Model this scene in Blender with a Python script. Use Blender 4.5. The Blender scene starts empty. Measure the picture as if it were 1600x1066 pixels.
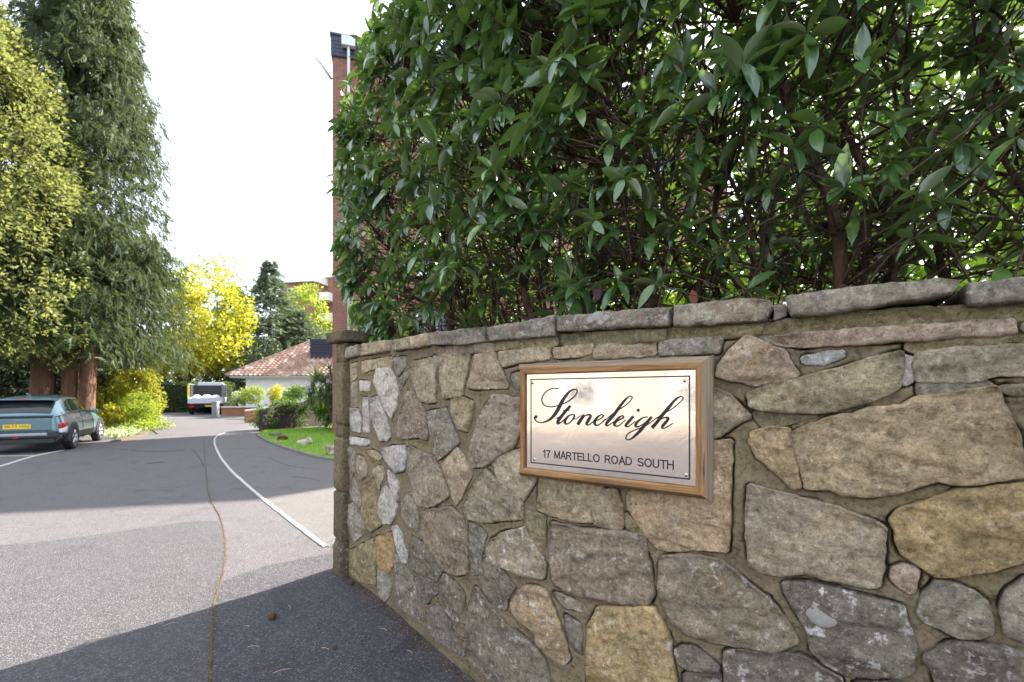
import bpy, bmesh, math, random
import numpy as np
from mathutils import Vector, Matrix, noise
from mathutils.geometry import delaunay_2d_cdt

random.seed(7)
rng = np.random.default_rng(7)
R = math.radians
S = bpy.context.scene
COL = S.collection

# ------------------------------------------------------------------ camera
F = 711.0            # focal length in photo pixels (16 mm on a 36 mm sensor)
HOR = 615.0          # horizon row in the photo
CAMH = 1.6
cam_d = bpy.data.cameras.new('camera')
cam_d.sensor_width = 36.0
cam_d.lens = 16.0
cam_d.shift_y = 82.0 / 1600.0
cam_d.clip_start = 0.05
cam_d.clip_end = 2000.0
cam_d.dof.use_dof = True
cam_d.dof.focus_distance = 2.15
cam_d.dof.aperture_fstop = 3.4
cam = bpy.data.objects.new('camera', cam_d)
cam.location = (0, 0, CAMH)
cam.rotation_euler = (R(90), 0, 0)
COL.objects.link(cam)
S.camera = cam

# ------------------------------------------------------------------ sky, sun, exposure
SUN_AZ, SUN_EL = R(43), R(36.5)          # azimuth clockwise from +Y
world = bpy.data.worlds.new('World')
S.world = world
world.use_nodes = True
wn = world.node_tree
wn.nodes.clear()
w_out = wn.nodes.new('ShaderNodeOutputWorld')
w_bg = wn.nodes.new('ShaderNodeBackground')
w_sky = wn.nodes.new('ShaderNodeTexSky')
w_sky.sky_type = 'NISHITA'
w_sky.sun_disc = False
w_sky.sun_elevation = SUN_EL
w_sky.sun_rotation = SUN_AZ
w_sky.air_density = 1.0
w_sky.dust_density = 2.5
w_sky.ozone_density = 1.0
w_mix = wn.nodes.new('ShaderNodeMix'); w_mix.data_type = 'RGBA'
w_mix.inputs[0].default_value = 0.78            # thin even veil of white cloud
w_bw = wn.nodes.new('ShaderNodeRGBToBW')
w_gain = wn.nodes.new('ShaderNodeMath'); w_gain.operation = 'MULTIPLY'; w_gain.inputs[1].default_value = 1.35
wn.links.new(w_sky.outputs[0], w_bw.inputs[0])
wn.links.new(w_bw.outputs[0], w_gain.inputs[0])
wn.links.new(w_sky.outputs[0], w_mix.inputs[6])
w_mix.inputs[7].default_value = (4.7, 5.05, 5.8, 1)
wn.links.new(w_mix.outputs[2], w_bg.inputs[0])
w_bg.inputs[1].default_value = 0.115
wn.links.new(w_bg.outputs[0], w_out.inputs[0])

sun_d = bpy.data.lights.new('sun', 'SUN')
sun_d.energy = 5.0
sun_d.angle = R(0.6)
sun_d.color = (1.0, 0.94, 0.86)
sun = bpy.data.objects.new('sun', sun_d)
TOSUN = Vector((math.sin(SUN_AZ) * math.cos(SUN_EL), math.cos(SUN_AZ) * math.cos(SUN_EL), math.sin(SUN_EL)))
sun.rotation_euler = TOSUN.to_track_quat('Z', 'Y').to_euler()
sun.location = (20, 20, 30)
COL.objects.link(sun)

S.view_settings.view_transform = 'Standard'
S.view_settings.look = 'None'
S.view_settings.gamma = 1.0
S.view_settings.exposure = 2.15
S.view_settings.use_curve_mapping = False
S.render.engine = 'CYCLES'
S.cycles.max_bounces = 8
S.cycles.transparent_max_bounces = 8
S.cycles.caustics_reflective = False
S.cycles.caustics_refractive = False
S.cycles.use_denoising = True
try:
    S.cycles.denoising_input_passes = 'RGB_ALBEDO_NORMAL'
    S.cycles.denoising_prefilter = 'ACCURATE'
except Exception:
    pass

# ------------------------------------------------------------------ helpers
def lin(r, g, b, k=1.0):
    f = lambda c: ((c / 255.0 + 0.055) / 1.055) ** 2.4 if c > 10.3 else c / 255.0 / 12.92
    return (f(r) * k, f(g) * k, f(b) * k)

def at(px, py, Y):                       # photo pixel at depth Y -> point
    return Vector(((px - 800) / F * Y, Y, CAMH + (HOR - py) / F * Y))

def gnd(px, py):                         # photo pixel on the flat ground
    Y = CAMH * F / (py - HOR)
    return Vector(((px - 800) / F * Y, Y, 0))

def tag(o, label=None, cat=None, group=None, kind=None):
    if label: o['label'] = label
    if cat: o['category'] = cat
    if group: o['group'] = group
    if kind: o['kind'] = kind
    return o

def empty(name, loc=(0, 0, 0), rz=0.0):
    o = bpy.data.objects.new(name, None)
    o.empty_display_size = 0.2
    o.location = loc
    o.rotation_euler = (0, 0, rz)
    COL.objects.link(o)
    return o

def link(name, me, mat=None, parent=None, loc=None):
    o = bpy.data.objects.new(name, me)
    COL.objects.link(o)
    if mat is not None and len(me.materials) == 0:
        me.materials.append(mat)
    if parent is not None:
        o.parent = parent
    if loc is not None:
        o.location = loc
    return o

def mesh(name, verts, faces, smooth=False, rnd=None):
    me = bpy.data.meshes.new(name)
    v = np.asarray(verts, dtype=np.float32).reshape(-1, 3)
    if isinstance(faces, np.ndarray):
        nf, k = faces.shape
        me.vertices.add(len(v)); me.vertices.foreach_set('co', v.ravel())
        me.loops.add(nf * k); me.loops.foreach_set('vertex_index', faces.astype(np.int32).ravel())
        me.polygons.add(nf); me.polygons.foreach_set('loop_start', (np.arange(nf) * k).astype(np.int32))
        me.update(calc_edges=True); me.validate()
    else:
        me.from_pydata([tuple(map(float, p)) for p in v], [], faces)
        me.update()
    if rnd is not None:
        a = me.attributes.new('rnd', 'FLOAT', 'POINT')
        a.data.foreach_set('value', np.asarray(rnd, dtype=np.float32))
    if smooth:
        me.polygons.foreach_set('use_smooth', np.ones(len(me.polygons), dtype=bool))
    return me

class MB:
    """collects boxes, tubes and prisms into one mesh"""
    def __init__(self): self.v = []; self.f = []
    def add(self, vs, fs):
        n = len(self.v)
        self.v += [tuple(p) for p in vs]
        self.f += [tuple(i + n for i in f) for f in fs]
        return self
    def box(self, x0, x1, y0, y1, z0, z1, M=None):
        vs = [Vector(p) for p in ((x0,y0,z0),(x1,y0,z0),(x1,y1,z0),(x0,y1,z0),(x0,y0,z1),(x1,y0,z1),(x1,y1,z1),(x0,y1,z1))]
        if M is not None: vs = [M @ p for p in vs]
        return self.add(vs, [(0,3,2,1),(4,5,6,7),(0,1,5,4),(1,2,6,5),(2,3,7,6),(3,0,4,7)])
    def tube(self, pts, rad, n=6, cap=True):
        pts = [Vector(p) for p in pts]
        if not hasattr(rad, '__len__'): rad = [rad] * len(pts)
        vs = []; fs = []
        up = None
        for i, p in enumerate(pts):
            d = (pts[min(i+1, len(pts)-1)] - pts[max(i-1, 0)])
            if d.length < 1e-9: d = Vector((0,0,1))
            d.normalize()
            if up is None:
                up = d.orthogonal().normalized()
            else:
                up = (up - d * up.dot(d))
                up = up.normalized() if up.length > 1e-6 else d.orthogonal().normalized()
            w = d.cross(up)
            for k in range(n):
                a = 2 * math.pi * k / n
                vs.append(p + (up * math.cos(a) + w * math.sin(a)) * rad[i])
        for i in range(len(pts) - 1):
            for k in range(n):
                fs.append((i*n+k, i*n+(k+1) % n, (i+1)*n+(k+1) % n, (i+1)*n+k))
        if cap:
            fs.append(tuple(range(n))[::-1]); fs.append(tuple((len(pts)-1)*n+k for k in range(n)))
        return self.add(vs, fs)
    def prism(self, poly, z0, z1, M=None):
        n = len(poly)
        vs = [Vector((p[0], p[1], z0)) for p in poly] + [Vector((p[0], p[1], z1)) for p in poly]
        if M is not None: vs = [M @ p for p in vs]
        fs = [tuple(range(n))[::-1], tuple(range(n, 2*n))] + [(i, (i+1) % n, n+(i+1) % n, n+i) for i in range(n)]
        return self.add(vs, fs)
    def cyl(self, c, r, h, axis='z', n=20, r2=None):
        c = Vector(c); r2 = r if r2 is None else r2
        ax = {'x': Vector((1,0,0)), 'y': Vector((0,1,0)), 'z': Vector((0,0,1))}[axis]
        return self.tube([c, c + ax * h], [r, r2], n)
    def build(self, name, mat, parent=None, smooth=False, bevel=0.0):
        me = bpy.data.meshes.new(name)
        me.from_pydata(self.v, [], self.f); me.update()
        if smooth: me.polygons.foreach_set('use_smooth', np.ones(len(me.polygons), dtype=bool))
        o = link(name, me, mat, parent)
        if bevel > 0:
            b = o.modifiers.new('bevel', 'BEVEL'); b.width = bevel; b.segments = 2; b.limit_method = 'ANGLE'
        return o

# ------------------------------------------------------------------ materials
class MT:
    def __init__(self, name):
        self.m = bpy.data.materials.new(name); self.m.use_nodes = True
        self.t = self.m.node_tree; self.b = self.t.nodes['Principled BSDF']
        self.out = self.t.nodes['Material Output']
    def n(self, typ, **kw):
        nd = self.t.nodes.new('ShaderNode' + typ)
        for k, v in kw.items(): setattr(nd, k, v)
        return nd
    def l(self, a, b): self.t.links.new(a, b)
    def val(self, sock, x):
        if hasattr(x, 'is_linked') or hasattr(x, 'links'): self.l(x, sock)
        else: sock.default_value = x
    def math(self, op, a, b=0.0, clamp=False):
        nd = self.n('Math', operation=op); nd.use_clamp = clamp
        self.val(nd.inputs[0], a); self.val(nd.inputs[1], b); return nd.outputs[0]
    def mix(self, f, a, b, blend='MIX'):
        nd = self.n('Mix', data_type='RGBA', blend_type=blend)
        self.val(nd.inputs[0], f)
        for s, x in ((6, a), (7, b)):
            if isinstance(x, tuple): nd.inputs[s].default_value = (*x[:3], 1)
            else: self.l(x, nd.inputs[s])
        return nd.outputs[2]
    def coord(self, which='Object', scale=None, off=None):
        c = self.n('TexCoord').outputs[which]
        if scale is not None:
            mp = self.n('Mapping'); self.l(c, mp.inputs[0])
            mp.inputs['Scale'].default_value = scale if isinstance(scale, tuple) else (scale,)*3
            c = mp.outputs[0]
        return c
    def noise(self, vec, scale, detail=4.0, rough=0.6, dist=0.0):
        nd = self.n('TexNoise'); self.l(vec, nd.inputs['Vector'])
        nd.inputs['Scale'].default_value = scale; nd.inputs['Detail'].default_value = detail
        nd.inputs['Roughness'].default_value = rough; nd.inputs['Distortion'].default_value = dist
        return nd.outputs[0]
    def voro(self, vec, scale, feature='F1', out=0):
        nd = self.n('TexVoronoi', feature=feature); self.l(vec, nd.inputs['Vector'])
        nd.inputs['Scale'].default_value = scale
        return nd.outputs[out]
    def ramp(self, x, stops, interp='LINEAR'):
        nd = self.n('ValToRGB'); self.l(x, nd.inputs[0])
        cr = nd.color_ramp; cr.interpolation = interp
        while len(cr.elements) < len(stops): cr.elements.new(0.5)
        for e, (p, c) in zip(cr.elements, stops):
            e.position = p
            e.color = (c, c, c, 1) if isinstance(c, (int, float)) else (*c[:3], 1)
        return nd.outputs[0]
    def bump(self, h, strength=0.5, dist=0.01, prev=None):
        nd = self.n('Bump'); nd.inputs['Strength'].default_value = strength
        nd.inputs['Distance'].default_value = dist; self.l(h, nd.inputs['Height'])
        if prev is not None: self.l(prev, nd.inputs['Normal'])
        return nd.outputs[0]
    def set(self, color=None, rough=None, metal=None, normal=None, spec=None, coat=None):
        for k, v in (('Base Color', color), ('Roughness', rough), ('Metallic', metal), ('Normal', normal),
                     ('Specular IOR Level', spec), ('Coat Weight', coat)):
            if v is None: continue
            s = self.b.inputs[k]
            if isinstance(v, tuple): s.default_value = (*v[:3], 1)
            else: self.val(s, v)
        return self.m

def plain(name, color, rough=0.6, metal=0.0, var=0.15, scale=6.0, bump=0.1, coat=None, spec=None):
    t = MT(name); c = t.coord()
    n1 = t.noise(c, scale, 5, 0.65)
    dark = tuple(x * (1 - var) for x in color); lite = tuple(min(1, x * (1 + var)) for x in color)
    nr = t.bump(t.noise(c, scale * 8, 3), bump, 0.01) if bump else None
    return t.set(t.mix(n1, dark, lite), rough, metal, nr, spec, coat)

def leafmat(name, stops, trans, tw=0.35, rough=0.45, scale=1.2, spec=0.5, back=None, coat=0.0, rib=None):
    """leaf: colour from the per-leaf number and a soft drift through the crown, with light passing through"""
    t = MT(name)
    a = t.n('Attribute'); a.attribute_name = 'rnd'
    nz = t.noise(t.coord(), scale, 3, 0.6)
    f = t.math('ADD', t.math('MULTIPLY', a.outputs['Fac'], 0.7), t.math('MULTIPLY', t.math('SUBTRACT', nz, 0.35), 0.8), True)
    col = t.ramp(f, stops)
    if rib is not None:
        ra = t.n('Attribute'); ra.attribute_name = 'rib'
        col = t.mix(t.ramp(ra.outputs['Fac'], [(0.05, 0.75), (0.16, 0.0)]), col, rib)
        col = t.mix(t.ramp(t.noise(t.coord(), 60, 4, .7), [(0.62, 0.0), (0.74, 0.55)]), col, (0.10, 0.12, 0.04))
    tr = t.n('BsdfTranslucent')
    t.l(t.mix(0.75, col, trans), tr.inputs[0])
    t.set(col, rough, 0.0, None, spec)
    if back is not None:
        geo = t.n('NewGeometry')
        t.set(t.mix(geo.outputs['Backfacing'], col, back))
    if coat: t.b.inputs['Coat Weight'].default_value = coat; t.b.inputs['Coat Roughness'].default_value = 0.13
    ms = t.n('MixShader'); ms.inputs[0].default_value = tw
    t.l(t.b.outputs[0], ms.inputs[1]); t.l(tr.outputs[0], ms.inputs[2]); t.l(ms.outputs[0], t.out.inputs[0])
    return t.m

def m_stone():
    t = MT('stone'); c0 = t.coord()
    oi = t.n('ObjectInfo')
    off = t.n('VectorMath', operation='ADD'); t.l(c0, off.inputs[0])
    sc = t.n('VectorMath', operation='SCALE'); sc.inputs[0].default_value = (37.0, 91.0, 53.0); t.l(oi.outputs['Random'], sc.inputs['Scale'])
    t.l(sc.outputs[0], off.inputs[1]); c = off.outputs[0]
    base = oi.outputs['Color']; lich = oi.outputs['Alpha']
    big = t.noise(c, 5.5, 6, 0.6, 0.6)
    mid = t.noise(c, 26, 8, 0.72)
    fine = t.noise(c, 150, 5, 0.75)
    mp = t.n('Mapping'); t.l(c, mp.inputs[0]); mp.inputs['Scale'].default_value = (1, 1, 3.2); mp.inputs['Rotation'].default_value = (0.2, 0.25, 0)
    bed = t.noise(mp.outputs[0], 18, 7, 0.7, 0.8)
    col = t.mix(t.ramp(big, [(0.32, 0.0), (0.68, 1.0)]), t.mix(1.0, base, (0.64, 0.62, 0.60), 'MULTIPLY'), t.mix(1.0, base, (1.25, 1.2, 1.1), 'MULTIPLY'))
    col = t.mix(t.ramp(mid, [(0.34, 0.85), (0.50, 0.0)]), col, t.mix(1.0, base, (0.36, 0.34, 0.31), 'MULTIPLY'))
    col = t.mix(t.ramp(t.noise(c, 60, 6, 0.8), [(0.50, 0.0), (0.66, 0.55)]), col, t.mix(1.0, base, (1.55, 1.5, 1.42), 'MULTIPLY'))
    col = t.mix(t.ramp(bed, [(0.52, 0.0), (0.8, 0.5)]), col, t.mix(1.0, base, (1.45, 1.38, 1.28), 'MULTIPLY'))
    # rusty blooms and green film
    rust = t.ramp(t.noise(c, 3.1, 4, 0.6, 0.5), [(0.60, 0.0), (0.76, 0.55)])
    col = t.mix(rust, col, lin(150, 105, 58, 0.9))
    moss = t.ramp(t.noise(c, 7.3, 6, 0.7), [(0.56, 0.0), (0.75, 0.5)])
    col = t.mix(moss, col, lin(104, 104, 58, 0.9))
    # pale lichen crusts and specks
    lm = t.math('MULTIPLY', t.ramp(t.noise(c, 21, 6, 0.68), [(0.565, 0.0), (0.615, 1.0)]), t.ramp(t.noise(c, 5, 3), [(0.36, 0.0), (0.56, 1.0)]))
    lm = t.math('MULTIPLY', lm, lich, True)
    sp = t.math('MULTIPLY', t.ramp(t.noise(c, 95, 3, 0.6), [(0.655, 0.0), (0.70, 1.0)]), t.math('ADD', t.math('MULTIPLY', lich, 0.7), 0.30), True)
    col = t.mix(t.math('MAXIMUM', lm, sp), col, lin(205, 202, 196))
    grit = t.ramp(t.noise(c, 42, 10, 0.82), [(0.30, 0.40), (0.45, 1.0), (0.57, 1.32), (0.70, 1.95)])
    col = t.mix(1.0, col, grit, 'MULTIPLY')
    col = t.mix(t.ramp(fine, [(0.36, 0.6), (0.46, 0.0)]), col, (0.03, 0.028, 0.024))
    nb = t.bump(bed, 1.0, 0.022)
    nb = t.bump(mid, 1.0, 0.016, nb)
    nb = t.bump(fine, 0.9, 0.006, nb)
    return t.set(col, 0.92, 0.0, nb, 0.25)

def m_mortar():
    t = MT('mortar'); c = t.coord()
    n1 = t.noise(c, 3.2, 6, 0.65, 0.5); n2 = t.noise(c, 60, 6, 0.75)
    col = t.ramp(n1, [(0.3, lin(96, 86, 69)), (0.5, lin(130, 118, 94)), (0.62, lin(124, 114, 84)), (0.75, lin(152, 141, 116))])
    col = t.mix(t.ramp(n2, [(0.36, 0.65), (0.52, 0.0)]), col, lin(52, 46, 36))
    col = t.mix(t.math('MULTIPLY', t.ramp(t.noise(c, 8, 5, 0.7), [(0.62, 0.0), (0.75, 1.0)]), 0.6), col, lin(185, 182, 165))
    g = t.n('Attribute'); g.attribute_name = 'rnd'          # darker in the gaps along the stones, and in faint patches
    col = t.mix(t.math('MULTIPLY', g.outputs['Fac'], 0.9), col, lin(34, 29, 22))
    nb = t.bump(n2, 0.8, 0.006); nb = t.bump(t.noise(c, 220, 3), 0.5, 0.002, nb)
    return t.set(col, 0.97, 0, nb, 0.15)

def m_asphalt(name, a, b, pale, big=0.35, grit=1.5):
    t = MT(name); c = t.coord()
    v = t.voro(c, 125.0, 'F1', 1)
    sep = t.n('SeparateColor'); t.l(v, sep.inputs[0])
    d = t.voro(c, 125.0, 'F1', 0)
    n1 = t.noise(c, big, 5, 0.6); n2 = t.noise(c, 3.5, 6, 0.7)
    col = t.mix(n1, a, b)
    col = t.mix(t.ramp(n2, [(0.35, 0.0), (0.75, 0.35)]), col, pale)
    col = t.mix(t.ramp(sep.outputs[0], [(0.0, 0.5), (0.5, 0.0)]), col, tuple(x * 0.5 for x in a))
    col = t.mix(t.ramp(sep.outputs[1], [(0.70, 0.0), (1.0, 0.6)]), col, tuple(min(1, x * grit) for x in pale))
    col = t.mix(t.math('MULTIPLY', t.ramp(t.noise(c, 1.1, 7, 0.7, 1.5), [(0.55, 0.0), (0.68, 1.0)]), 0.55), col, tuple(x * 0.55 for x in a))
    nb = t.bump(d, 0.75, 0.006); nb = t.bump(t.noise(c, 1.3, 3), 0.25, 0.02, nb)
    return t.set(col, 0.82, 0, nb, 0.35)

def m_brick(name, c1, c2, mort, bw=0.225, bh=0.075, axis='xz'):
    t = MT(name); c = t.coord()
    sp = t.n('SeparateXYZ'); t.l(c, sp.inputs[0]); cb = t.n('CombineXYZ')
    t.l(sp.outputs[0 if axis[0] == 'x' else 1], cb.inputs[0]); t.l(sp.outputs[2], cb.inputs[1])
    br = t.n('TexBrick'); t.l(cb.outputs[0], br.inputs[0])
    br.inputs['Scale'].default_value = 1.0; br.inputs['Brick Width'].default_value = bw; br.inputs['Row Height'].default_value = bh
    br.inputs['Mortar Size'].default_value = 0.010; br.inputs['Mortar Smooth'].default_value = 0.2
    br.inputs['Color1'].default_value = (*c1, 1); br.inputs['Color2'].default_value = (*c2, 1); br.inputs['Mortar'].default_value = (*mort, 1)
    col = t.mix(t.math('MULTIPLY', t.noise(c, 0.7, 5, 0.7), 0.45), br.outputs[0], tuple(x * 0.55 for x in c1))
    nb = t.bump(br.outputs[1], 0.6, -0.008)
    return t.set(col, 0.9, 0, nb, 0.2)

def m_bark(name, a, b, sc=(9, 9, 1.4)):
    t = MT(name); c = t.coord('Object', sc)
    n = t.noise(c, 1.6, 7, 0.7, 0.8)
    return t.set(t.ramp(n, [(0.3, a), (0.65, b)]), 0.95, 0, t.bump(n, 0.9, 0.03), 0.15)

def m_wood():
    t = MT('weathered_wood'); c0 = t.coord()
    oi = t.n('ObjectInfo')
    mp = t.n('Mapping'); t.l(c0, mp.inputs[0]); mp.inputs['Scale'].default_value = (1.6, 34, 34)
    ad = t.n('VectorMath', operation='ADD'); t.l(mp.outputs[0], ad.inputs[0]); t.l(oi.outputs['Random'], ad.inputs[1]); c = ad.outputs[0]
    g = t.noise(c, 1.6, 7, 0.72, 0.6)
    col = t.ramp(g, [(0.28, lin(84, 56, 36)), (0.45, lin(136, 98, 60)), (0.6, lin(168, 130, 86)), (0.78, lin(106, 74, 46))])
    # grey weathering: stronger on faces turned up and outwards, broken up by grain
    sz = t.n('SeparateXYZ'); t.l(c0, sz.inputs[0])          # local z: distance out from the plate; the outer edge has weathered most
    w = t.math('ADD', t.math('MULTIPLY', t.math('SUBTRACT', sz.outputs[2], 0.027), 70.0), t.math('MULTIPLY', t.math('SUBTRACT', t.noise(c, 1.1, 6, 0.75), 0.44), 9.0), True)
    wamt = oi.outputs['Alpha']
    col = t.mix(t.math('MULTIPLY', w, wamt, True), col, t.ramp(g, [(0.3, lin(98, 84, 68)), (0.7, lin(158, 142, 120))]))
    crack = t.ramp(t.noise(c, 3.0, 4, 0.6), [(0.30, 0.85), (0.38, 0.0)])
    col = t.mix(crack, col, lin(42, 32, 26))
    return t.set(col, 0.75, 0, t.bump(g, 0.5, 0.004), 0.3)

def m_plate():
    t = MT('polished_plate'); c = t.coord()
    h = t.noise(c, 7.0, 3, 0.5, 0.8)
    mp = t.n('Mapping'); t.l(c, mp.inputs[0]); mp.inputs['Scale'].default_value = (3, 3, 700)
    br = t.noise(mp.outputs[0], 1.0, 2)
    nb = t.bump(h, 0.14, 0.006); nb = t.bump(br, 0.05, 0.001, nb)
    return t.set((0.87, 0.81, 0.76), 0.09, 1.0, nb)

STONE = m_stone(); MORTAR = m_mortar()
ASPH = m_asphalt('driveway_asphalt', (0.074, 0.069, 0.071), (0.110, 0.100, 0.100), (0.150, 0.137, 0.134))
ASPH_SHADED = m_asphalt('shaded_asphalt', (0.036, 0.035, 0.040), (0.056, 0.053, 0.057), (0.092, 0.086, 0.087), 0.6, 2.3)
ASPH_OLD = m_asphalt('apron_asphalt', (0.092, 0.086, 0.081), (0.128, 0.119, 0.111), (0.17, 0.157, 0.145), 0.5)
CONC = plain('concrete_edging', (0.42, 0.40, 0.37), 0.9, 0, 0.2, 9, 0.4)
WOOD = m_wood(); PLATE = m_plate()
INK = plain('black_enamel', (0.012, 0.008, 0.010), 0.6, 0, 0.1, 20, 0)
STEEL = plain('screw_steel', (0.55, 0.54, 0.52), 0.25, 1.0, 0.1, 60, 0)
# ------------------------------------------------------------------ ground
def sheet(name, pts, z, mat, kind='structure', th=0.0):
    me = bpy.data.meshes.new(name)
    me.from_pydata([(p[0], p[1], z) for p in pts], [], [tuple(range(len(pts)))])
    me.update()
    if me.polygons[0].normal.z < 0: me.flip_normals()
    o = link(name, me, mat)
    return tag(o, kind=kind)

def smooth_line(pts, n=8):
    """Catmull-Rom through 2-D points"""
    pts = [Vector((p[0], p[1])) for p in pts]
    P = [2 * pts[0] - pts[1]] + pts + [2 * pts[-1] - pts[-2]]
    out = []
    for i in range(1, len(P) - 2):
        a, b, c, d = P[i-1], P[i], P[i+1], P[i+2]
        for k in range(n):
            t = k / n
            out.append(0.5 * ((2*b) + (c-a)*t + (2*a-5*b+4*c-d)*t*t + (-a+3*b-3*c+d)*t*t*t))
    out.append(pts[-1])
    return out

def ribbon(name, line, w, z0, z1, mat, jitter=0.0, parent=None):
    """a strip along a line with real thickness"""
    mb = MB(); L = []; Rr = []
    for i, p in enumerate(line):
        d = (line[min(i+1, len(line)-1)] - line[max(i-1, 0)]).normalized()
        nrm = Vector((-d.y, d.x))
        ww = (w[i] if hasattr(w, '__len__') else w) / 2
        L.append(p + nrm * (ww + random.uniform(-jitter, jitter))); Rr.append(p - nrm * (ww + random.uniform(-jitter, jitter)))
    n = len(line); vs = []
    for a, b in zip(L, Rr):
        vs += [(a.x, a.y, z0), (b.x, b.y, z0), (b.x, b.y, z1), (a.x, a.y, z1)]
    fs = []
    for i in range(n - 1):
        o = 4 * i
        fs += [(o+3, o+2, o+6, o+7), (o, o+3, o+7, o+4), (o+2, o+1, o+5, o+6)]
    fs += [(0, 1, 2, 3), (4*n-4, 4*n-1, 4*n-2, 4*n-3)]
    mb.add(vs, fs)
    return mb.build(name, mat, parent)

EARTH = plain('earth', (0.085, 0.07, 0.045), 0.95, 0, 0.4, 1.5, 0.6)
sheet('ground', [(-400, -300), (400, -300), (400, 500), (-400, 500)], -0.03, plain('far_grass', (0.06, 0.085, 0.03), 0.95, 0, 0.35, 0.4, 0.5))
sheet('driveway', [(-22, -60), (40, -60), (40, -2), (6, 0.0), (2, 6), (-2.5, 9.0), (-4, 20), (-9, 30), (-14, 44), (-30, 44), (-27, 32), (-22, 28.5),
                   (-15.8, 20), (-13.9, 17.9), (-17.5, 17.0), (-23, 15.0), (-26, 10)], 0.0, ASPH)
# newer patch in front of the wall: bounded by the seam on the right and a rounded far edge
seam = smooth_line([gnd(318, 690), gnd(322, 735), gnd(327, 775), gnd(343, 806), gnd(351, 840), gnd(350, 885), gnd(337, 935), gnd(331, 990), gnd(328, 1066), gnd(322, 1250), gnd(316, 1600)], 10)
far_edge = smooth_line([gnd(351, 832), gnd(342, 817), gnd(315, 815), gnd(230, 824), gnd(110, 842), gnd(0, 853), gnd(-200, 868)], 6)
patch = [p for p in seam if p.y < gnd(0, 835).y] + [Vector((-1.4, -8)), Vector((-12, -8))] + far_edge[::-1]
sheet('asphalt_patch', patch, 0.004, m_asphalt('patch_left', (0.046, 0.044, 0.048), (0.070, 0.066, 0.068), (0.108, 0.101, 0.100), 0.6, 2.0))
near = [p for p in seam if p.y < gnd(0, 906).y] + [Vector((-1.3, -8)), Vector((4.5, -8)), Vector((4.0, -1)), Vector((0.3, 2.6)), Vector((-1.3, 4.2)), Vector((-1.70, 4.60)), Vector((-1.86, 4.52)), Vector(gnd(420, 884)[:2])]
sheet('shaded_apron', near, 0.004, ASPH_SHADED)  # darker tarmac cut along the hedge's shadow edge: shade put into its colour
# worn paler strip right of the edging line
edge_line = smooth_line([gnd(352, 676), gnd(340, 681), gnd(335, 690), gnd(341, 708), gnd(357, 731), gnd(390, 762), gnd(430, 795), gnd(470, 826), gnd(508, 855)], 8)
side = [p for p in edge_line] + [Vector((-1.2, 4.7)), Vector((-1.0, 9.5))] + [Vector((-4.4, 10.9)), Vector((-5.2, 11.6)), Vector((-6.7, 13.4)), Vector((-8.2, 15.3)), Vector((-9.9, 17.7)), Vector((-13.5, 25))]
sheet('pavement', side, 0.004, ASPH_OLD)
k = ribbon('edging_strip', edge_line, 0.048, -0.02, 0.012, CONC, 0.004)
tag(k, kind='structure')
bay = ribbon('bay_edging', smooth_line([gnd(-60, 741), gnd(0, 729), gnd(50, 714), gnd(98, 704)], 6), 0.08, -0.02, 0.012, CONC, 0.004)
tag(bay, kind='structure')
bay2 = ribbon('bay_edging.001', smooth_line([gnd(-60, 713), gnd(0, 713), gnd(60, 712)], 6), 0.06, -0.02, 0.010, CONC, 0.004)
tag(bay2, kind='structure')
# dirt and moss in the seam
SEAMDIRT = plain('seam_dirt', (0.10, 0.075, 0.035), 0.98, 0, 0.6, 30, 0.8)
seam = [p + Vector((0.012 * noise.noise(Vector((p.x * 9, p.y * 9, 1))) + 0.008 * noise.noise(Vector((p.x * 30, p.y * 30, 4))), 0)) for p in smooth_line(seam, 4)]
sm = ribbon('seam_dirt', seam, [max(0.003, 0.011 + 0.016 * noise.noise(Vector((p.x * 6, p.y * 6, 9))) + 0.010 * noise.noise(Vector((p.x * 25, p.y * 25, 3)))) for p in seam], 0.0, 0.0065, SEAMDIRT, 0.002)
tag(sm, kind='structure')

# raised planting bed on the left, in front of the tall trees
BED = plain('bed_mulch', (0.11, 0.08, 0.05), 0.98, 0, 0.5, 5, 0.9)
mb = MB()
mb.prism([(-13.0, 14.7), (-13.7, 17.0), (-15.9, 20), (-22, 28.6), (-27, 32.2), (-60, 60), (-60, 13), (-24, 15.2), (-17.5, 17.3), (-14.2, 17.5), (-13.4, 15.4)][::-1], -0.05, 0.06)
tag(mb.build('planting_bed', BED), kind='structure')

# ------------------------------------------------------------------ stone wall
CTRL = [(-1.43, 3.99), (-0.985, 3.5), (-0.648, 3.07), (-0.385, 2.745), (-0.17, 2.495), (0.10, 2.252), (0.42, 2.023), (0.739, 1.795), (1.45, 1.287), (2.26, 0.707), (3.07, 0.13)]
_c = smooth_line(CTRL, 40)
CP = np.array([(p.x, p.y) for p in _c])
CS = np.concatenate([[0], np.cumsum(np.linalg.norm(np.diff(CP, axis=0), axis=1))])
CT = np.gradient(CP, CS, axis=0); CT /= np.linalg.norm(CT, axis=1)[:, None]
SMAX = CS[-1]
CR = CP[:, 0] / np.maximum(CP[:, 1], 0.05)

def wall_sz(px, py):
    """photo pixel -> (length along the wall, height) on the wall face"""
    r = (px - 800) / F
    s = float(np.interp(r, CR, CS))
    if r > CR[-1] or px > 1660: s = float(np.interp((1660 - 800) / F, CR, CS)) + (px - 1660) * 0.0016
    Y = float(np.interp(s, CS, CP[:, 1]))
    return s, CAMH + (HOR - py) / F * Y

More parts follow.
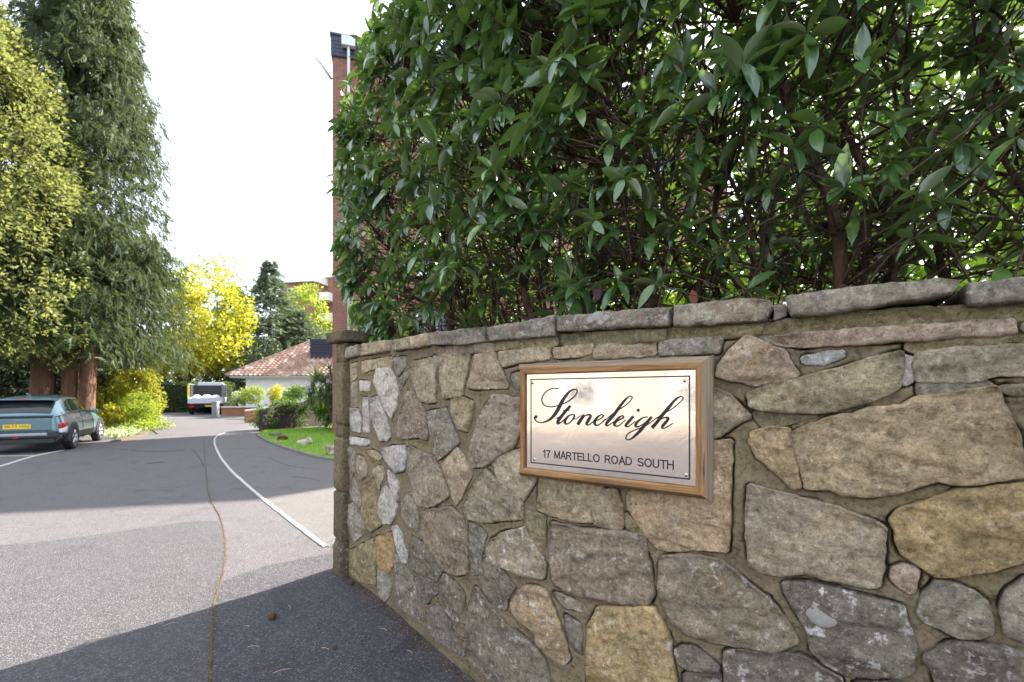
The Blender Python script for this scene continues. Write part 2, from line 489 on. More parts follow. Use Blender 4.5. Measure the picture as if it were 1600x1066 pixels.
def wpt(s, z, h):
    """point on the wall: s along, z up, h out of the face (arrays allowed)"""
    s = np.asarray(s, float); sc = np.clip(s, 0, SMAX)
    x = np.interp(sc, CS, CP[:, 0]); y = np.interp(sc, CS, CP[:, 1])
    tx = np.interp(sc, CS, CT[:, 0]); ty = np.interp(sc, CS, CT[:, 1])
    x = x + tx * (s - sc); y = y + ty * (s - sc)
    nx, ny = ty, -tx                       # faces the driveway
    return np.stack([x + nx * h, y + ny * h, np.broadcast_to(z, x.shape)], -1)

TILE = dict(A=(510, 500), B=(510, 680), C=(510, 866), D=(780, 470), E=(780, 730), F=(780, 866), G=(1060, 430), H=(1300, 430),
            I=(1060, 600), J=(1300, 600), K=(1060, 750), L=(1300, 750), M=(1060, 866), N=(1300, 866))
PAL = {'t': (168, 155, 128), 'g': (148, 141, 125), 'w': (174, 154, 120), 'o': (160, 134, 90), 'd': (122, 115, 101), 'p': (186, 182, 170),
       'b': (150, 138, 117), 'v': (136, 128, 96), 'k': (166, 150, 130), 'q': (124, 113, 88), 'r': (108, 99, 80), 'y': (172, 153, 112), 'x': (134, 126, 110)}
# kind, tile, colour, lichen, proud (mm), outline in tile pixels (5.33 per photo pixel)
STONES = """
c A g .2 40|165 235 290 205 290 300 170 330
c A t .2 42|295 205 530 165 545 265 295 300
c A t .3 40|570 175 730 140 735 240 580 260
c A t .2 42|738 140 885 105 890 215 742 245
c A g .3 45|897 110 1110 88 1340 60 1345 185 1180 215 905 210
c D g .3 45|-58 225 200 185 490 125 490 300 200 325 -58 342
c D g .4 50|510 140 1000 90 1450 62 1440 220 1100 235 510 262
c G g .4 52|-12 265 200 240 560 205 770 215 780 290 730 390 200 430 -20 440
c G g .3 10|795 265 900 240 905 340 795 380
c G g .2 55|905 190 1280 130 1600 100 1880 70 2190 42 2325 65 2325 120 2270 185 1600 285 1200 345 940 360 905 290
c H g .2 55|1090 80 1600 35 1900 10 1900 220 1560 235 1250 270 1110 262
s A x .1 14|940 240 1160 215 1340 195 1410 210 1410 270 940 290
s D v .2 12|-20 350 480 310 490 370 200 395 -20 410
s D v .1 14|520 285 1390 245 1385 325 1060 355 540 375
s G v .1 12|-90 455 700 415 710 440 680 500 300 520 -95 535
s G v .2 8|740 430 910 375 1600 310 2090 270 2200 330 2250 380 1600 440 900 490 700 500
s H v .2 8|1070 310 1300 290 1900 260 1900 370 1070 390
s G k .2 24|800 510 1200 480 1600 450 2200 412 2780 375 2800 490 2300 520 1600 560 1000 600 860 590 810 560
s H g .2 20|1570 400 1900 380 1900 470 1570 470
s H v .1 10|610 570 1000 540 1520 510 1565 550 1300 575 900 612 700 635 620 620
s D t .1 18|10 430 430 395 430 485 180 515 50 550 10 500
s D t .1 16|455 400 790 365 780 430 700 460 480 475
s D t .1 16|820 370 1300 340 1310 450 800 480 800 420
s D g .5 16|1340 345 1600 325 1860 310 1830 430 1600 440 1340 450
s G t .2 26|580 515 640 530 740 590 880 630 940 740 1000 840 820 890 650 915 500 880 320 840 340 760 430 640 520 560
s G g .1 8|670 515 760 510 800 560 800 585 740 575
s G p .4 12|1030 690 1200 655 1380 635 1375 680 1220 740 1050 735
s G t .1 30|575 990 700 935 1280 800 1560 715 1850 640 1870 700 1850 820 1835 940 1600 1040 1300 1125 1150 1152 900 1140 700 1122 600 1090
s H p .7 10|590 660 680 700 685 750 660 880 600 910 555 850
s H t .1 18|700 650 1000 618 1600 590 1950 575 1950 800 1600 825 1400 825 1150 880 900 888 700 885 680 750
s H x .2 8|720 900 1270 885 1320 925 1000 990 720 1010
s H x .1 12|1390 935 1600 915 1950 905 1950 990 1500 995 1420 970
s I w .1 26|610 400 760 365 920 370 950 500 1030 850 960 865 870 780 780 690 660 600 610 480
s I w .1 34|945 410 1220 290 1600 210 1850 190 2020 110 2250 85 2640 25 2720 230 2830 450 2870 650 2870 770 2500 810 2300 825 2150 790 1850 880 1600 920 1380 920 1270 870 1060 865 1000 600
s I t .2 20|260 40 330 50 430 95 520 180 600 275 460 350 345 435 260 440
s I v .1 6|640 235 720 230 950 262 1170 268 1000 310 720 365 650 290
s E w .2 20|1070 220 1080 340 1160 450 1230 550 1330 670 1490 690 1700 680 1900 695 1920 500 1915 200 1935 -50 1935 -220 1700 -200 1500 0 1200 150
s E t .1 20|350 60 870 120 870 165 800 290 770 380 780 455 600 440 420 385 330 345
s E t .1 18|880 190 970 180 1020 300 1040 480 1010 515 880 495 795 460 785 350 830 260
s E v .1 6|1055 385 1110 440 1200 535 1060 505
s E b .4 26|440 460 700 510 1000 530 1220 560 1240 750 1280 920 1290 1050 1250 1130 1050 1120 900 1100 700 1060 560 1010 455 950 440 800 420 600
s E v .1 6|210 355 385 400 385 760 300 650 220 490
s E t .8 24|-95 690 -60 610 40 545 220 505 300 640 395 810 380 925 200 895 60 830 -60 780
s B b .2 22|1155 620 1190 520 1230 420 1340 285 1420 370 1590 490 1640 560 1640 690 1500 705 1280 718 1190 695
s B t .1 18|1385 220 1500 160 1640 110 1700 130 1760 300 1750 380 1650 545 1570 470 1440 360
s A b .1 24|1210 1100 1260 930 1310 760 1400 620 1620 655 1640 900 1570 1060 1450 1130 1330 1215 1230 1225 1205 1180
s A t .1 24|950 300 1210 285 1190 420 1140 630 990 655 965 500
s A t .1 22|1255 290 1410 280 1470 430 1525 565 1280 570 1190 565 1230 440
s A t .2 22|700 400 740 350 880 320 920 420 925 680 870 690 790 670 740 520
s A g .1 8|895 305 945 310 940 400 910 410
s D g .1 10|110 620 178 600 178 740 130 720
s A t .2 20|1050 660 1150 650 1235 690 1215 820 1190 925 1110 910 1060 760
s A g .3 20|840 770 1010 740 1060 870 1120 1020 1030 1100 940 1165 900 1090 870 900
s A b .3 22|700 560 730 600 800 700 835 800 860 960 850 995 770 975 640 990 585 960 600 830 640 720 680 600
s A p .7 24|430 410 540 400 590 500 610 620 590 740 555 815 500 740 440 600 410 500
s A p .8 22|370 660 430 635 480 740 520 850 550 970 520 1005 460 1000 420 900 380 780
s A t .1 12|300 350 550 310 550 385 430 400 305 440
s A g .1 10|570 320 680 310 680 370 600 470 580 400
s A x .1 10|612 490 690 420 690 470 622 580 607 540
s A t .1 14|210 370 265 360 265 480 210 515
s A t .1 12|212 525 262 520 258 720 216 720
s A p .5 12|285 510 370 515 365 590 290 590
s A p .7 16|205 740 270 740 300 850 290 935 225 920 205 830
s A p .4 14|310 650 350 650 370 850 360 940 320 935
s A p .6 14|200 975 360 1000 370 1030 330 1045 205 1030
s B p .7 22|470 110 660 85 680 200 665 290 600 310 530 240 475 170
s B b .1 24|665 120 690 90 830 150 910 190 960 300 1000 400 1030 500 960 560 860 600 780 580 740 510 720 380 690 250
s B t .3 20|980 240 1100 105 1150 170 1200 260 1230 310 1180 410 1140 510 1090 585 1060 500 1020 370
s B g .2 12|195 100 240 120 245 300 210 350 190 300
s B b .2 14|250 165 320 190 350 260 340 340 280 380 255 270
s B t .2 12|350 130 400 130 470 180 450 205 380 180
s B t .3 14|400 290 440 255 480 270 490 330 450 460 430 420
s B p .8 18|520 290 600 370 615 450 600 550 560 480 530 380
s B p .9 20|440 560 480 430 500 425 560 500 600 590 590 670 540 740 480 730 450 650
s B v .2 18|300 440 400 365 430 520 450 660 470 745 380 805 330 740 300 600
s B g .3 12|200 450 240 350 270 450 300 540 280 610 220 530
s B g .5 14|185 580 230 560 270 650 330 760 310 830 240 890 180 780
s B g .3 18|640 560 670 490 730 490 760 600 780 720 770 790 700 750 640 670
s B b .2 24|785 680 850 620 1050 600 1110 660 1180 700 1190 900 1185 1150 1085 1160 990 1120 920 1010 830 880 775 790
s B x .3 12|1205 725 1290 770 1340 830 1300 1000 1285 1150 1208 1160 1202 900
s B p .9 16|555 770 590 750 640 830 660 930 690 1000 680 1060 640 1060 600 960
s B o .1 14|420 850 550 815 572 950 568 1080 520 1150 430 1080 410 950
s B v .3 18|205 960 400 860 425 1000 420 1240 300 1220 200 1140
s C g .5 14|430 110 490 120 550 260 540 340 490 395 440 330
s C x .6 18|580 0 620 20 660 100 730 180 770 350 800 440 815 550 640 470 600 400 580 250
s C d .2 10|745 200 800 180 930 240 940 310 850 400 810 400 775 320
s C d .3 16|720 -150 830 -80 930 30 975 130 930 220 850 180 740 140 690 60
s C d .5 16|950 280 985 165 1070 225 1150 320 1170 450 1165 570 1060 540 980 450 945 380
s C d .3 14|840 430 940 410 1040 560 1060 650 1165 720 1150 850 1000 760 840 640 830 540
s C d .4 20|1300 80 1360 20 1470 120 1580 270 1520 370 1510 460 1450 440 1340 320 1295 220
s C d .5 24|1195 470 1250 270 1300 330 1380 440 1530 600 1640 680 1770 790 1830 890 1880 1060 1900 1250 1650 1250 1250 930 1180 850 1180 650
s F w .7 24|110 390 220 260 320 270 390 290 440 400 500 560 560 740 590 860 550 910 450 860 330 740 310 640 200 550 120 460
s F g .8 10|450 315 520 335 715 430 695 465 565 435
s F d .3 8|555 505 680 585 700 700 690 830 600 740 560 600
s F y .4 28|750 600 830 440 1050 430 1290 435 1370 560 1430 700 1440 860 1480 1060 1500 1250 750 1250 740 900
s M b .5 28|-140 20 0 0 200 15 350 45 480 140 640 280 760 370 900 550 1000 720 800 790 620 770 420 730 260 700 100 650 -50 540 -155 290
s K t .1 30|590 40 820 100 1100 170 1330 230 1600 330 1719 390 1709 600 1680 860 1630 880 1300 820 1050 760 850 775 690 755 590 690 590 550 570 350 575 200
s L y .1 30|480 330 560 235 800 170 1050 80 1300 60 1600 40 1950 20 1950 560 1600 650 1330 730 1000 780 860 790 700 680 590 600 540 510 530 420
s N k .1 16|500 110 590 85 710 120 700 200 680 310 630 315 560 260 490 190
s N g .6 24|860 215 1030 240 1180 320 1290 400 1320 640 1200 680 1060 670 920 620 790 560 715 490 760 360
s N g .8 24|1410 480 1450 320 1600 200 1950 150 1950 750 1600 700 1440 650
s M x .9 28|870 225 1100 235 1300 285 1600 370 1860 430 1920 580 1955 750 1945 940 1850 1010 1600 1000 1400 980 1230 900 1130 800 1070 600 960 430
s M d .5 24|390 800 560 790 800 810 1000 830 1100 870 1200 960 1350 1020 1400 1250 400 1250 390 1000
s M x .6 16|30 760 130 770 250 850 340 930 340 960 100 955 0 900 -20 800
s M d .4 14|50 990 340 985 380 1250 50 1250
s N d .4 24|780 830 950 740 1150 725 1400 770 1600 800 1950 850 1950 1250 950 1250 850 980 760 860
s N d .3 12|200 1065 600 1060 800 1150 800 1250 100 1250
"""
wall = empty('stone_wall', (CP[0][0], CP[0][1], 0))
tag(wall, 'curved random rubble garden wall with flat coping stones beside the driveway', 'wall')
WINV = Matrix.Translation(-Vector((CP[0][0], CP[0][1], 0)))
WOFF = np.array([CP[0][0], CP[0][1], 0.0])

def outline(poly, step=0.018, amp=0.003, seed=0.0):
    """cut the corners once, then walk the outline in short steps with a little chipping"""
    P = np.asarray(poly, float); n = len(P); Q = []
    for i in range(n):
        a, b = P[i], P[(i+1) % n]; L = np.linalg.norm(b - a)
        k = min(0.12, 0.004 / max(L, 1e-6))
        Q += [a + (b - a) * k, b - (b - a) * k]
    Q = np.array(Q); out = []
    for i in range(len(Q)):
        a, b = Q[i], Q[(i+1) % len(Q)]; L = np.linalg.norm(b - a)
        m = max(1, int(L / step))
        for j in range(m): out.append(a + (b - a) * j / m)
    out = np.array(out); d = np.roll(out, -1, 0) - np.roll(out, 1, 0)
    nr = np.stack([d[:, 1], -d[:, 0]], -1); nr /= np.maximum(np.linalg.norm(nr, axis=1), 1e-9)[:, None]
    k = np.array([noise.noise(Vector((p[0] * 22, p[1] * 22, seed))) + 0.6 * noise.noise(Vector((p[0] * 70, p[1] * 70, seed))) for p in out])
    return out + nr * (amp * k)[:, None]

def area2(P):
    P = np.asarray(P); x, y = P[:, 0], P[:, 1]
    return 0.5 * np.sum(x * np.roll(y, -1) - y * np.roll(x, -1))

def inside(pts, poly):
    x, y = pts[:, 0], pts[:, 1]; c = np.zeros(len(pts), bool); n = len(poly)
    for i in range(n):
        x1, y1 = poly[i]; x2, y2 = poly[(i+1) % n]
        k = ((y1 > y) != (y2 > y)) & (x < (x2 - x1) * (y - y1) / ((y2 - y1) if y2 != y1 else 1e-9) + x1)
        c ^= k
    return c

SHAPES = []                              # (outline, proud) of everything set into the mortar
def add_stone(name, poly, proud, depth, rgb, lichen, seed, place=wpt, parent=wall, off=WOFF, record=True, back=False):
    P = np.asarray(poly, float)
    if area2(P) < 0: P = P[::-1]
    O = outline(P, 0.013, 0.0055, seed)
    dq = np.roll(O, -1, 0) - np.roll(O, 1, 0); dq /= np.maximum(np.linalg.norm(dq, axis=1), 1e-9)[:, None]
    O = O + np.stack([dq[:, 1], -dq[:, 0]], -1) * (0.0065 if name == 'stone' else 0.0)
    if record: SHAPES.append(O)
    n = len(O); mn, mx = O.min(0), O.max(0); wid = min(mx - mn)
    st = 0.0125 if record else 0.03
    gx, gy = np.meshgrid(np.arange(mn[0] + st / 2, mx[0], st), np.arange(mn[1] + st / 2, mx[1], st))
    gp = np.stack([gx.ravel(), gy.ravel()], -1) + rng.uniform(-.3, .3, (gx.size, 2)) * st
    gp = gp[inside(gp, O)]
    def edge_dist(Q):
        dist = np.full(len(Q), 9.0)
        for k in range(n):
            e = O[(k + 1) % n] - O[k]; tt = np.clip(((Q - O[k]) @ e) / max(e @ e, 1e-12), 0, 1)
            v = Q - (O[k] + tt[:, None] * e); dist = np.minimum(dist, np.hypot(v[:, 0], v[:, 1]))
        return dist
    c = O.mean(0); inr = []                       # a chipped arris just inside the outline
    dn = np.roll(O, -1, 0) - np.roll(O, 1, 0); dn /= np.maximum(np.linalg.norm(dn, axis=1), 1e-9)[:, None]
    I1 = O + np.stack([-dn[:, 1], dn[:, 0]], -1) * 0.003
    I1 = I1[inside(I1, O)]; I1 = I1[edge_dist(I1) > 0.0018] if len(I1) else I1
    if len(gp): gp = gp[edge_dist(gp) > 0.0065]
    pts = np.concatenate([O, I1, gp]) if len(gp) else np.concatenate([O, I1])
    vv, _, ff, _, _, _ = delaunay_2d_cdt([Vector(p) for p in pts], [(k, (k + 1) % n) for k in range(n)], [], 1, 1e-6)
    Q = np.array([v[:] for v in vv]); ed = edge_dist(Q); on = ed < 1e-5
    prof = np.clip(ed / 0.0075, 0, 1); prof = 0.80 + 0.20 * prof * (2 - prof)
    tilt = np.array([random.uniform(-1, 1), random.uniform(-1, 1)]) * min(0.06, 0.010 / max(wid, 0.05))
    ang = random.uniform(-.5, .5); ca, sa = math.cos(ang), math.sin(ang)
    nz = np.zeros(len(Q))
    amp = min(0.013, wid * 0.09)
    for k, p in enumerate(Q):
        u, v = p[0] * ca + p[1] * sa, -p[0] * sa + p[1] * ca
        a1 = noise.noise(Vector((u * 6, v * 9, seed * 3))); a2 = noise.noise(Vector((u * 19, v * 30, seed * 5))); a3 = noise.noise(Vector((u * 55, v * 80, seed * 7)))
        cl = noise.noise(Vector((u * 5 + 40, v * 13, seed * 11)))         # cleft faces: small ledges along the bedding
        nz[k] = a1 * .7 + a2 * .45 + a3 * .30 + .70 * (1 / (1 + math.exp(-cl * 26)) - .5)
    fac = np.zeros(len(Q))                        # split planes: the face breaks into a few flat facets
    rad_ = max(np.ptp(O[:, 0]), np.ptp(O[:, 1])) / 2
    for _ in range(7):
        an_ = random.uniform(0, 6.283); g_ = random.uniform(.06, .30); dirv = np.array([math.cos(an_), math.sin(an_)])
        ext_ = ((O - c) @ dirv).max(); b_ = g_ * ext_ * random.uniform(.35, .8)
        fac = np.minimum(fac, b_ - g_ * ((Q - c) @ dirv))
    fac = np.maximum(fac, -0.45 * proud - .003)
    nz = nz + fac / max(amp, 1e-4)
    H2 = np.where(on, proud * .70 + np.minimum(0, fac) * .5, proud * prof + (nz * amp + (Q - c) @ tilt) * np.clip(ed / 0.010, 0.25, 1))
    idx_on = np.where(on)[0]; V2 = np.concatenate([Q, Q[on], Q[on]])
    # skirt back into the mortar
    m0 = len(Q); H2 = np.concatenate([H2, np.full(len(idx_on), -depth), H2[idx_on]])
    fs = [tuple(f) for f in ff]
    ringmap = {int(i): m0 + k for k, i in enumerate(idx_on)}
    topmap = {int(i): m0 + len(idx_on) + k for k, i in enumerate(idx_on)}      # own top ring: the arris stays crisp
    ec = {}
    for f in fs:
        for k in range(len(f)):
            e = (f[k], f[(k + 1) % len(f)]); ec[e] = ec.get(e, 0) + 1
    for (i, j) in list(ec):
        if (j, i) not in ec and i in ringmap and j in ringmap: fs.append((topmap[j], topmap[i], ringmap[i], ringmap[j]))
    if back:
        ring = [ringmap[int(np.argmin(((Q - p) ** 2).sum(1)))] for p in O if int(np.argmin(((Q - p) ** 2).sum(1))) in ringmap]
        if len(set(ring)) == len(ring) and len(ring) > 2: fs.append(tuple(ring)[::-1])
    W = place(V2[:, 0], V2[:, 1], H2) - off
    W[:, 2] = np.maximum(W[:, 2], -0.06)
    me = mesh(name, W, fs, True)
    o = link(name, me, STONE, parent)
    k = random.uniform(1.02, 1.3)
    b = lin(*rgb)
    o.color = (b[0] * k * random.uniform(0.96, 1.04), b[1] * k * 1.01, b[2] * k * random.uniform(1.0, 1.14), min(1, lichen + .12))
    return o

sd = 1.0
for ln in STONES.strip().splitlines():
    head, pts = ln.split('|'); kd, tl, colr, lich, pr = head.split()
    xy = list(map(float, pts.split())); ox, oy = TILE[tl]
    poly = [wall_sz(ox + xy[i] / 5.33, oy + xy[i+1] / 5.33) for i in range(0, len(xy), 2)]
    sd += 1.37
    if kd == 'c':
        add_stone('coping_stone', poly, float(pr) / 1000, 0.40, PAL[colr], float(lich), sd, back=True)
    else:
        add_stone('stone', poly, float(pr) / 1000, 0.05, PAL[colr], float(lich), sd)

# top line of the wall (coping tops) for the mortar core
def top_z(s):
    return np.interp(s, [0, 0.8, 2.0, 3.2, 4.2, 6.2], [1.95, 1.93, 1.885, 1.875, 1.86, 1.86])

# stones out of frame (wall foot and the run towards the road): clipped cells
def cells(x0, x1, z0, z1, sx, sz, jit, keep, gap=0.011):
    seeds = []
    nx = int((x1 - x0) / sx) + 1; nz = int((z1 - z0) / sz) + 1
    for j in range(-1, nz + 1):
        for i in range(-1, nx + 1):
            seeds.append((x0 + (i + 0.5 + 0.5 * (j % 2)) * sx + random.uniform(-1, 1) * sx * jit, z0 + (j + 0.5) * sz + random.uniform(-1, 1) * sz * jit))
    out = []
    for a in seeds:
        if not keep(*a) or not (x0 < a[0] < x1 and z0 < a[1] < z1): continue
        P = [(a[0]-sx*1.4, a[1]-sz*1.4), (a[0]+sx*1.4, a[1]-sz*1.4), (a[0]+sx*1.4, a[1]+sz*1.4), (a[0]-sx*1.4, a[1]+sz*1.4)]
        for b in seeds:
            if b is a or abs(b[0]-a[0]) > 3*sx or abs(b[1]-a[1]) > 3*sz: continue
            nx_, nz_ = b[0]-a[0], b[1]-a[1]; L = math.hypot(nx_, nz_); nx_ /= L; nz_ /= L
            lim = L / 2 - gap; Q = []
            for k in range(len(P)):
                p, q = P[k], P[(k+1) % len(P)]
                dp = (p[0]-a[0])*nx_ + (p[1]-a[1])*nz_ - lim; dq = (q[0]-a[0])*nx_ + (q[1]-a[1])*nz_ - lim
                if dp <= 0: Q.append(p)
                if dp * dq < 0:
                    t = dp / (dp - dq); Q.append((p[0]+(q[0]-p[0])*t, p[1]+(q[1]-p[1])*t))
            P = Q
            if len(P) < 3: break
        if len(P) >= 3: out.append((a, np.array(P)))
    return out

S_EDGE = wall_sz(1600, 600)[0]
def out_of_view(s, z):
    Y = float(np.interp(min(s, SMAX), CS, CP[:, 1]))
    return s > S_EDGE - 0.02 or z < CAMH - (1066 - HOR) / F * Y - 0.02
existing = list(SHAPES)
for a, P in cells(0.9, SMAX, 0.02, 1.78, 0.25, 0.20, 0.33, out_of_view):
    a = np.array(a)
    for _ in range(7):
        hit = False
        for E in existing:
            if E[:, 0].max() + 0.01 < P[:, 0].min() or E[:, 0].min() - 0.01 > P[:, 0].max() or E[:, 1].max() < P[:, 1].min() or E[:, 1].min() > P[:, 1].max(): continue
            den = np.concatenate([P + (np.roll(P, -1, 0) - P) * t for t in (0, .25, .5, .75)])
            if inside(den, E).any() or inside(E, P).any(): hit = True; break
        if not hit: break
        P = a + (P - a) * 0.82
    if hit or np.ptp(P[:, 0]) < 0.06: continue
    P[:, 1] = np.clip(P[:, 1], 0.0, 1.785)
    sd += 1.37
    add_stone('stone', P, random.uniform(0.012, 0.028), 0.05, PAL[random.choice('tgbdwxdg')], random.choice([.1, .3, .5]), sd)
s0 = max(E[:, 0].max() for E in existing if E[:, 1].mean() > 1.84) + 0.014
while s0 < SMAX:
    w = random.uniform(0.35, 0.6); h0 = random.uniform(1.80, 1.82)
    add_stone('coping_stone', [(s0, h0 + .005), (s0 + w, h0), (s0 + w, h0 + .095), (s0, h0 + .10)], 0.05, 0.40, PAL['g'], .2, sd, back=True); sd += 1.3
    s0 += w + 0.012

# mortar face: pressed back under the stones, flush between them, with a gap where it has shrunk from the stone
def mortar_grid():
    sg = np.concatenate([np.arange(-0.02, S_EDGE + 0.1, 0.0075), np.arange(S_EDGE + 0.1, SMAX, 0.03)])
    ng = 262
    zz = np.linspace(0, 1, ng)
    SG = np.repeat(sg[:, None], ng, 1); ZG = -0.03 + (top_z(sg)[:, None] + 0.03) * zz[None, :]
    D = np.full(SG.shape, 0.2)
    for O in SHAPES:
        m = 0.03
        i0, i1 = np.searchsorted(sg, [O[:, 0].min() - m, O[:, 0].max() + m])
        if i1 <= i0: continue
        z0, z1 = O[:, 1].min() - m, O[:, 1].max() + m
        sub = ZG[i0:i1]; sel = (sub > z0) & (sub < z1)
        if not sel.any(): continue
        P = np.stack([SG[i0:i1][sel], sub[sel]], -1)
        a = O; b = np.roll(O, -1, 0); ab = b - a
        L2 = np.maximum((ab ** 2).sum(1), 1e-12)
        dist = np.full(len(P), 9.0)
        for k in range(len(a)):
            t = np.clip(((P - a[k]) @ ab[k]) / L2[k], 0, 1)
            q = P - (a[k] + t[:, None] * ab[k])
            dist = np.minimum(dist, np.hypot(q[:, 0], q[:, 1]))
        dist = np.where(inside(P, O), -dist, dist)
        blk = D[i0:i1]; blk[sel] = np.minimum(blk[sel], dist); D[i0:i1] = blk
    H = np.zeros(SG.shape); G = np.zeros(SG.shape)
    fl = np.stack([SG.ravel(), ZG.ravel()], -1)
    n1 = np.array([noise.noise(Vector((p[0] * 11, p[1] * 11, 3.3))) for p in fl]).reshape(SG.shape)
    n2 = np.array([noise.noise(Vector((p[0] * 45, p[1] * 45, 8.1))) for p in fl]).reshape(SG.shape)
    n3 = np.array([noise.noise(Vector((p[0] * 4.5, p[1] * 4.5, 5.7))) for p in fl]).reshape(SG.shape)
    gap = np.clip((n1 + 0.22) * 2.2, 0.0, 1.0)
    e = np.clip(D / (0.004 + 0.007 * gap), 0, 1); e = e * e * (3 - 2 * e)
    H = 0.007 + 0.005 * n1 + 0.0030 * n2 - (1 - e) * (0.004 + 0.030 * gap)
    H = np.where(D > 0.012, H - np.clip((D - 0.012) * 0.25, 0, 0.006), H)
    G = np.clip((1 - e) * gap + np.clip(n3, 0, 1) * 0.25, 0, 1)
    W = wpt(SG.ravel(), ZG.ravel(), H.ravel()) - WOFF
    ns = len(sg)
    idx = np.arange(ns * ng).reshape(ns, ng)
    fc = np.stack([idx[:-1, :-1], idx[1:, :-1], idx[1:, 1:], idx[:-1, 1:]], -1).reshape(-1, 4)
    me = mesh('mortar', W, fc, True, G.ravel())
    link('mortar', me, MORTAR, wall)
mortar_grid()
# solid core and back of the wall
sg = np.linspace(-0.12, SMAX, 60); mb = MB(); vs = []; fs = []
for s in sg:
    zt = float(top_z(s)) - 0.012
    a = wpt(s, 0.0, -0.05) - WOFF; b = wpt(s, 0.0, -0.36) - WOFF
    vs += [(a[0], a[1], -0.05), (b[0], b[1], -0.05), (b[0], b[1], zt), (a[0], a[1], zt)]
for i in range(len(sg) - 1):
    o = 4 * i; fs += [(o+3, o+7, o+6, o+2), (o+2, o+6, o+5, o+1), (o, o+4, o+7, o+3)]
fs += [(0, 3, 2, 1), (4*len(sg)-4, 4*len(sg)-3, 4*len(sg)-2, 4*len(sg)-1)]
mb.add(vs, fs); mb.build('core', MORTAR, wall)

# white lichen rosettes and paint-like crusts
LICH = plain('lichen', lin(180, 176, 168), 0.95, 0, 0.35, 60, 0.9)
def rosette(px, py, rpx, h, sx=1.0):
    s, z = wall_sz(px, py); Y = float(np.interp(s, CS, CP[:, 1])); r = rpx / F * Y
    pts = [(0, 0, 0.0012)]; n = 44
    for q in (0.5, 0.86, 1.0):
        for k in range(n):
            a = 2 * math.pi * k / n; rr = r * q * (1 + (0.13 if q > .8 else .05) * (.5 * noise.noise(Vector((math.cos(a) * 1.7 + px, math.sin(a) * 1.7, .3))) + .9 * noise.noise(Vector((math.cos(a) * 6 + px, math.sin(a) * 6, .7)))))
            pts.append((rr * sx * math.cos(a), rr * math.sin(a), 0.0012 if q < 1 else -0.004))
    P = np.array(pts); fs = [(0, 1 + k, 1 + (k+1) % n) for k in range(n)]
    for j in range(2):
        fs += [(1+j*n+k, 1+(j+1)*n+k, 1+(j+1)*n+(k+1) % n, 1+j*n+(k+1) % n) for k in range(n)]
    W = wpt(s + P[:, 0], z + P[:, 1], h + P[:, 2]) - WOFF
    link('lichen', mesh('lichen', W, fs, True), LICH, wall)
rosette(1285, 956, 20, 0.032)
for (qx, qy, qr) in ((930, 502, 6), (941, 497, 8), (953, 499, 6), (946, 506, 5)): rosette(qx, qy, qr, 0.052, 1.3)

# end pier: rough blocks stacked at the gateway
def rough_block(name, s0, s1, z0, z1, hf, hb, rgb, lich, seed, parent=wall, place=wpt, off=WOFF, cut=3):
    bm = bmesh.new(); bmesh.ops.create_cube(bm, size=1.0)
    bmesh.ops.bevel(bm, geom=bm.edges[:] , offset=0.05, segments=1, affect='EDGES')
    bmesh.ops.subdivide_edges(bm, edges=bm.edges[:], cuts=cut, use_grid_fill=True)
    co = np.array([v.co[:] for v in bm.verts])
    s = s0 + (co[:, 0] + .5) * (s1 - s0); z = z0 + (co[:, 2] + .5) * (z1 - z0); h = hb + (.5 - co[:, 1]) * (hf - hb)
    for i in range(len(co)):
        v = Vector((s[i] * 14, z[i] * 14, h[i] * 14 + seed))
        s[i] += noise.noise(v) * 0.010 + noise.noise(v * 3.1) * 0.004; h[i] += noise.noise(v + Vector((9, 4, 2))) * 0.012 + noise.noise(v * 3.3) * 0.005; z[i] += noise.noise(v + Vector((3, 7, 1))) * 0.006
    W = place(s, z, h) - off; W[:, 2] = np.maximum(W[:, 2], -0.05)
    for v, w in zip(bm.verts, W): v.co = w
    bmesh.ops.recalc_face_normals(bm, faces=bm.faces[:])
    me = bpy.data.meshes.new(name); bm.to_mesh(me); bm.free()
    me.polygons.foreach_set('use_smooth', np.ones(len(me.polygons), dtype=bool))
    o = link(name, me, STONE, parent); b = lin(*rgb); o.color = (*b, lich)
    return o
Yp = 4.05
zp = lambda py: CAMH + (HOR - py) / F * Yp
for i, (y0, y1, sl, sr, hf, c, li) in enumerate([(538, 566, -.185, .012, .045, 'q', .2), (567, 663, -.180, .020, .06, 'q', .1), (664, 682, -.175, .012, .05, 'r', .2), (683, 766, -.190, .014, .062, 'q', .1),
                                      (767, 842, -.205, .006, .06, 'r', .2), (843, 851, -.195, .004, .05, 'r', .2), (852, 915, -.21, .004, .07, 'r', .2)]):
    rough_block('pier_stone', sl, sr, zp(y1) - 0.003, zp(y0) + 0.003, hf, -0.36, PAL[c], li, i * 5.1)
rough_block('pier_cap', -.29, .10, zp(536), zp(519), .10, -0.45, PAL['r'], .2, 77)

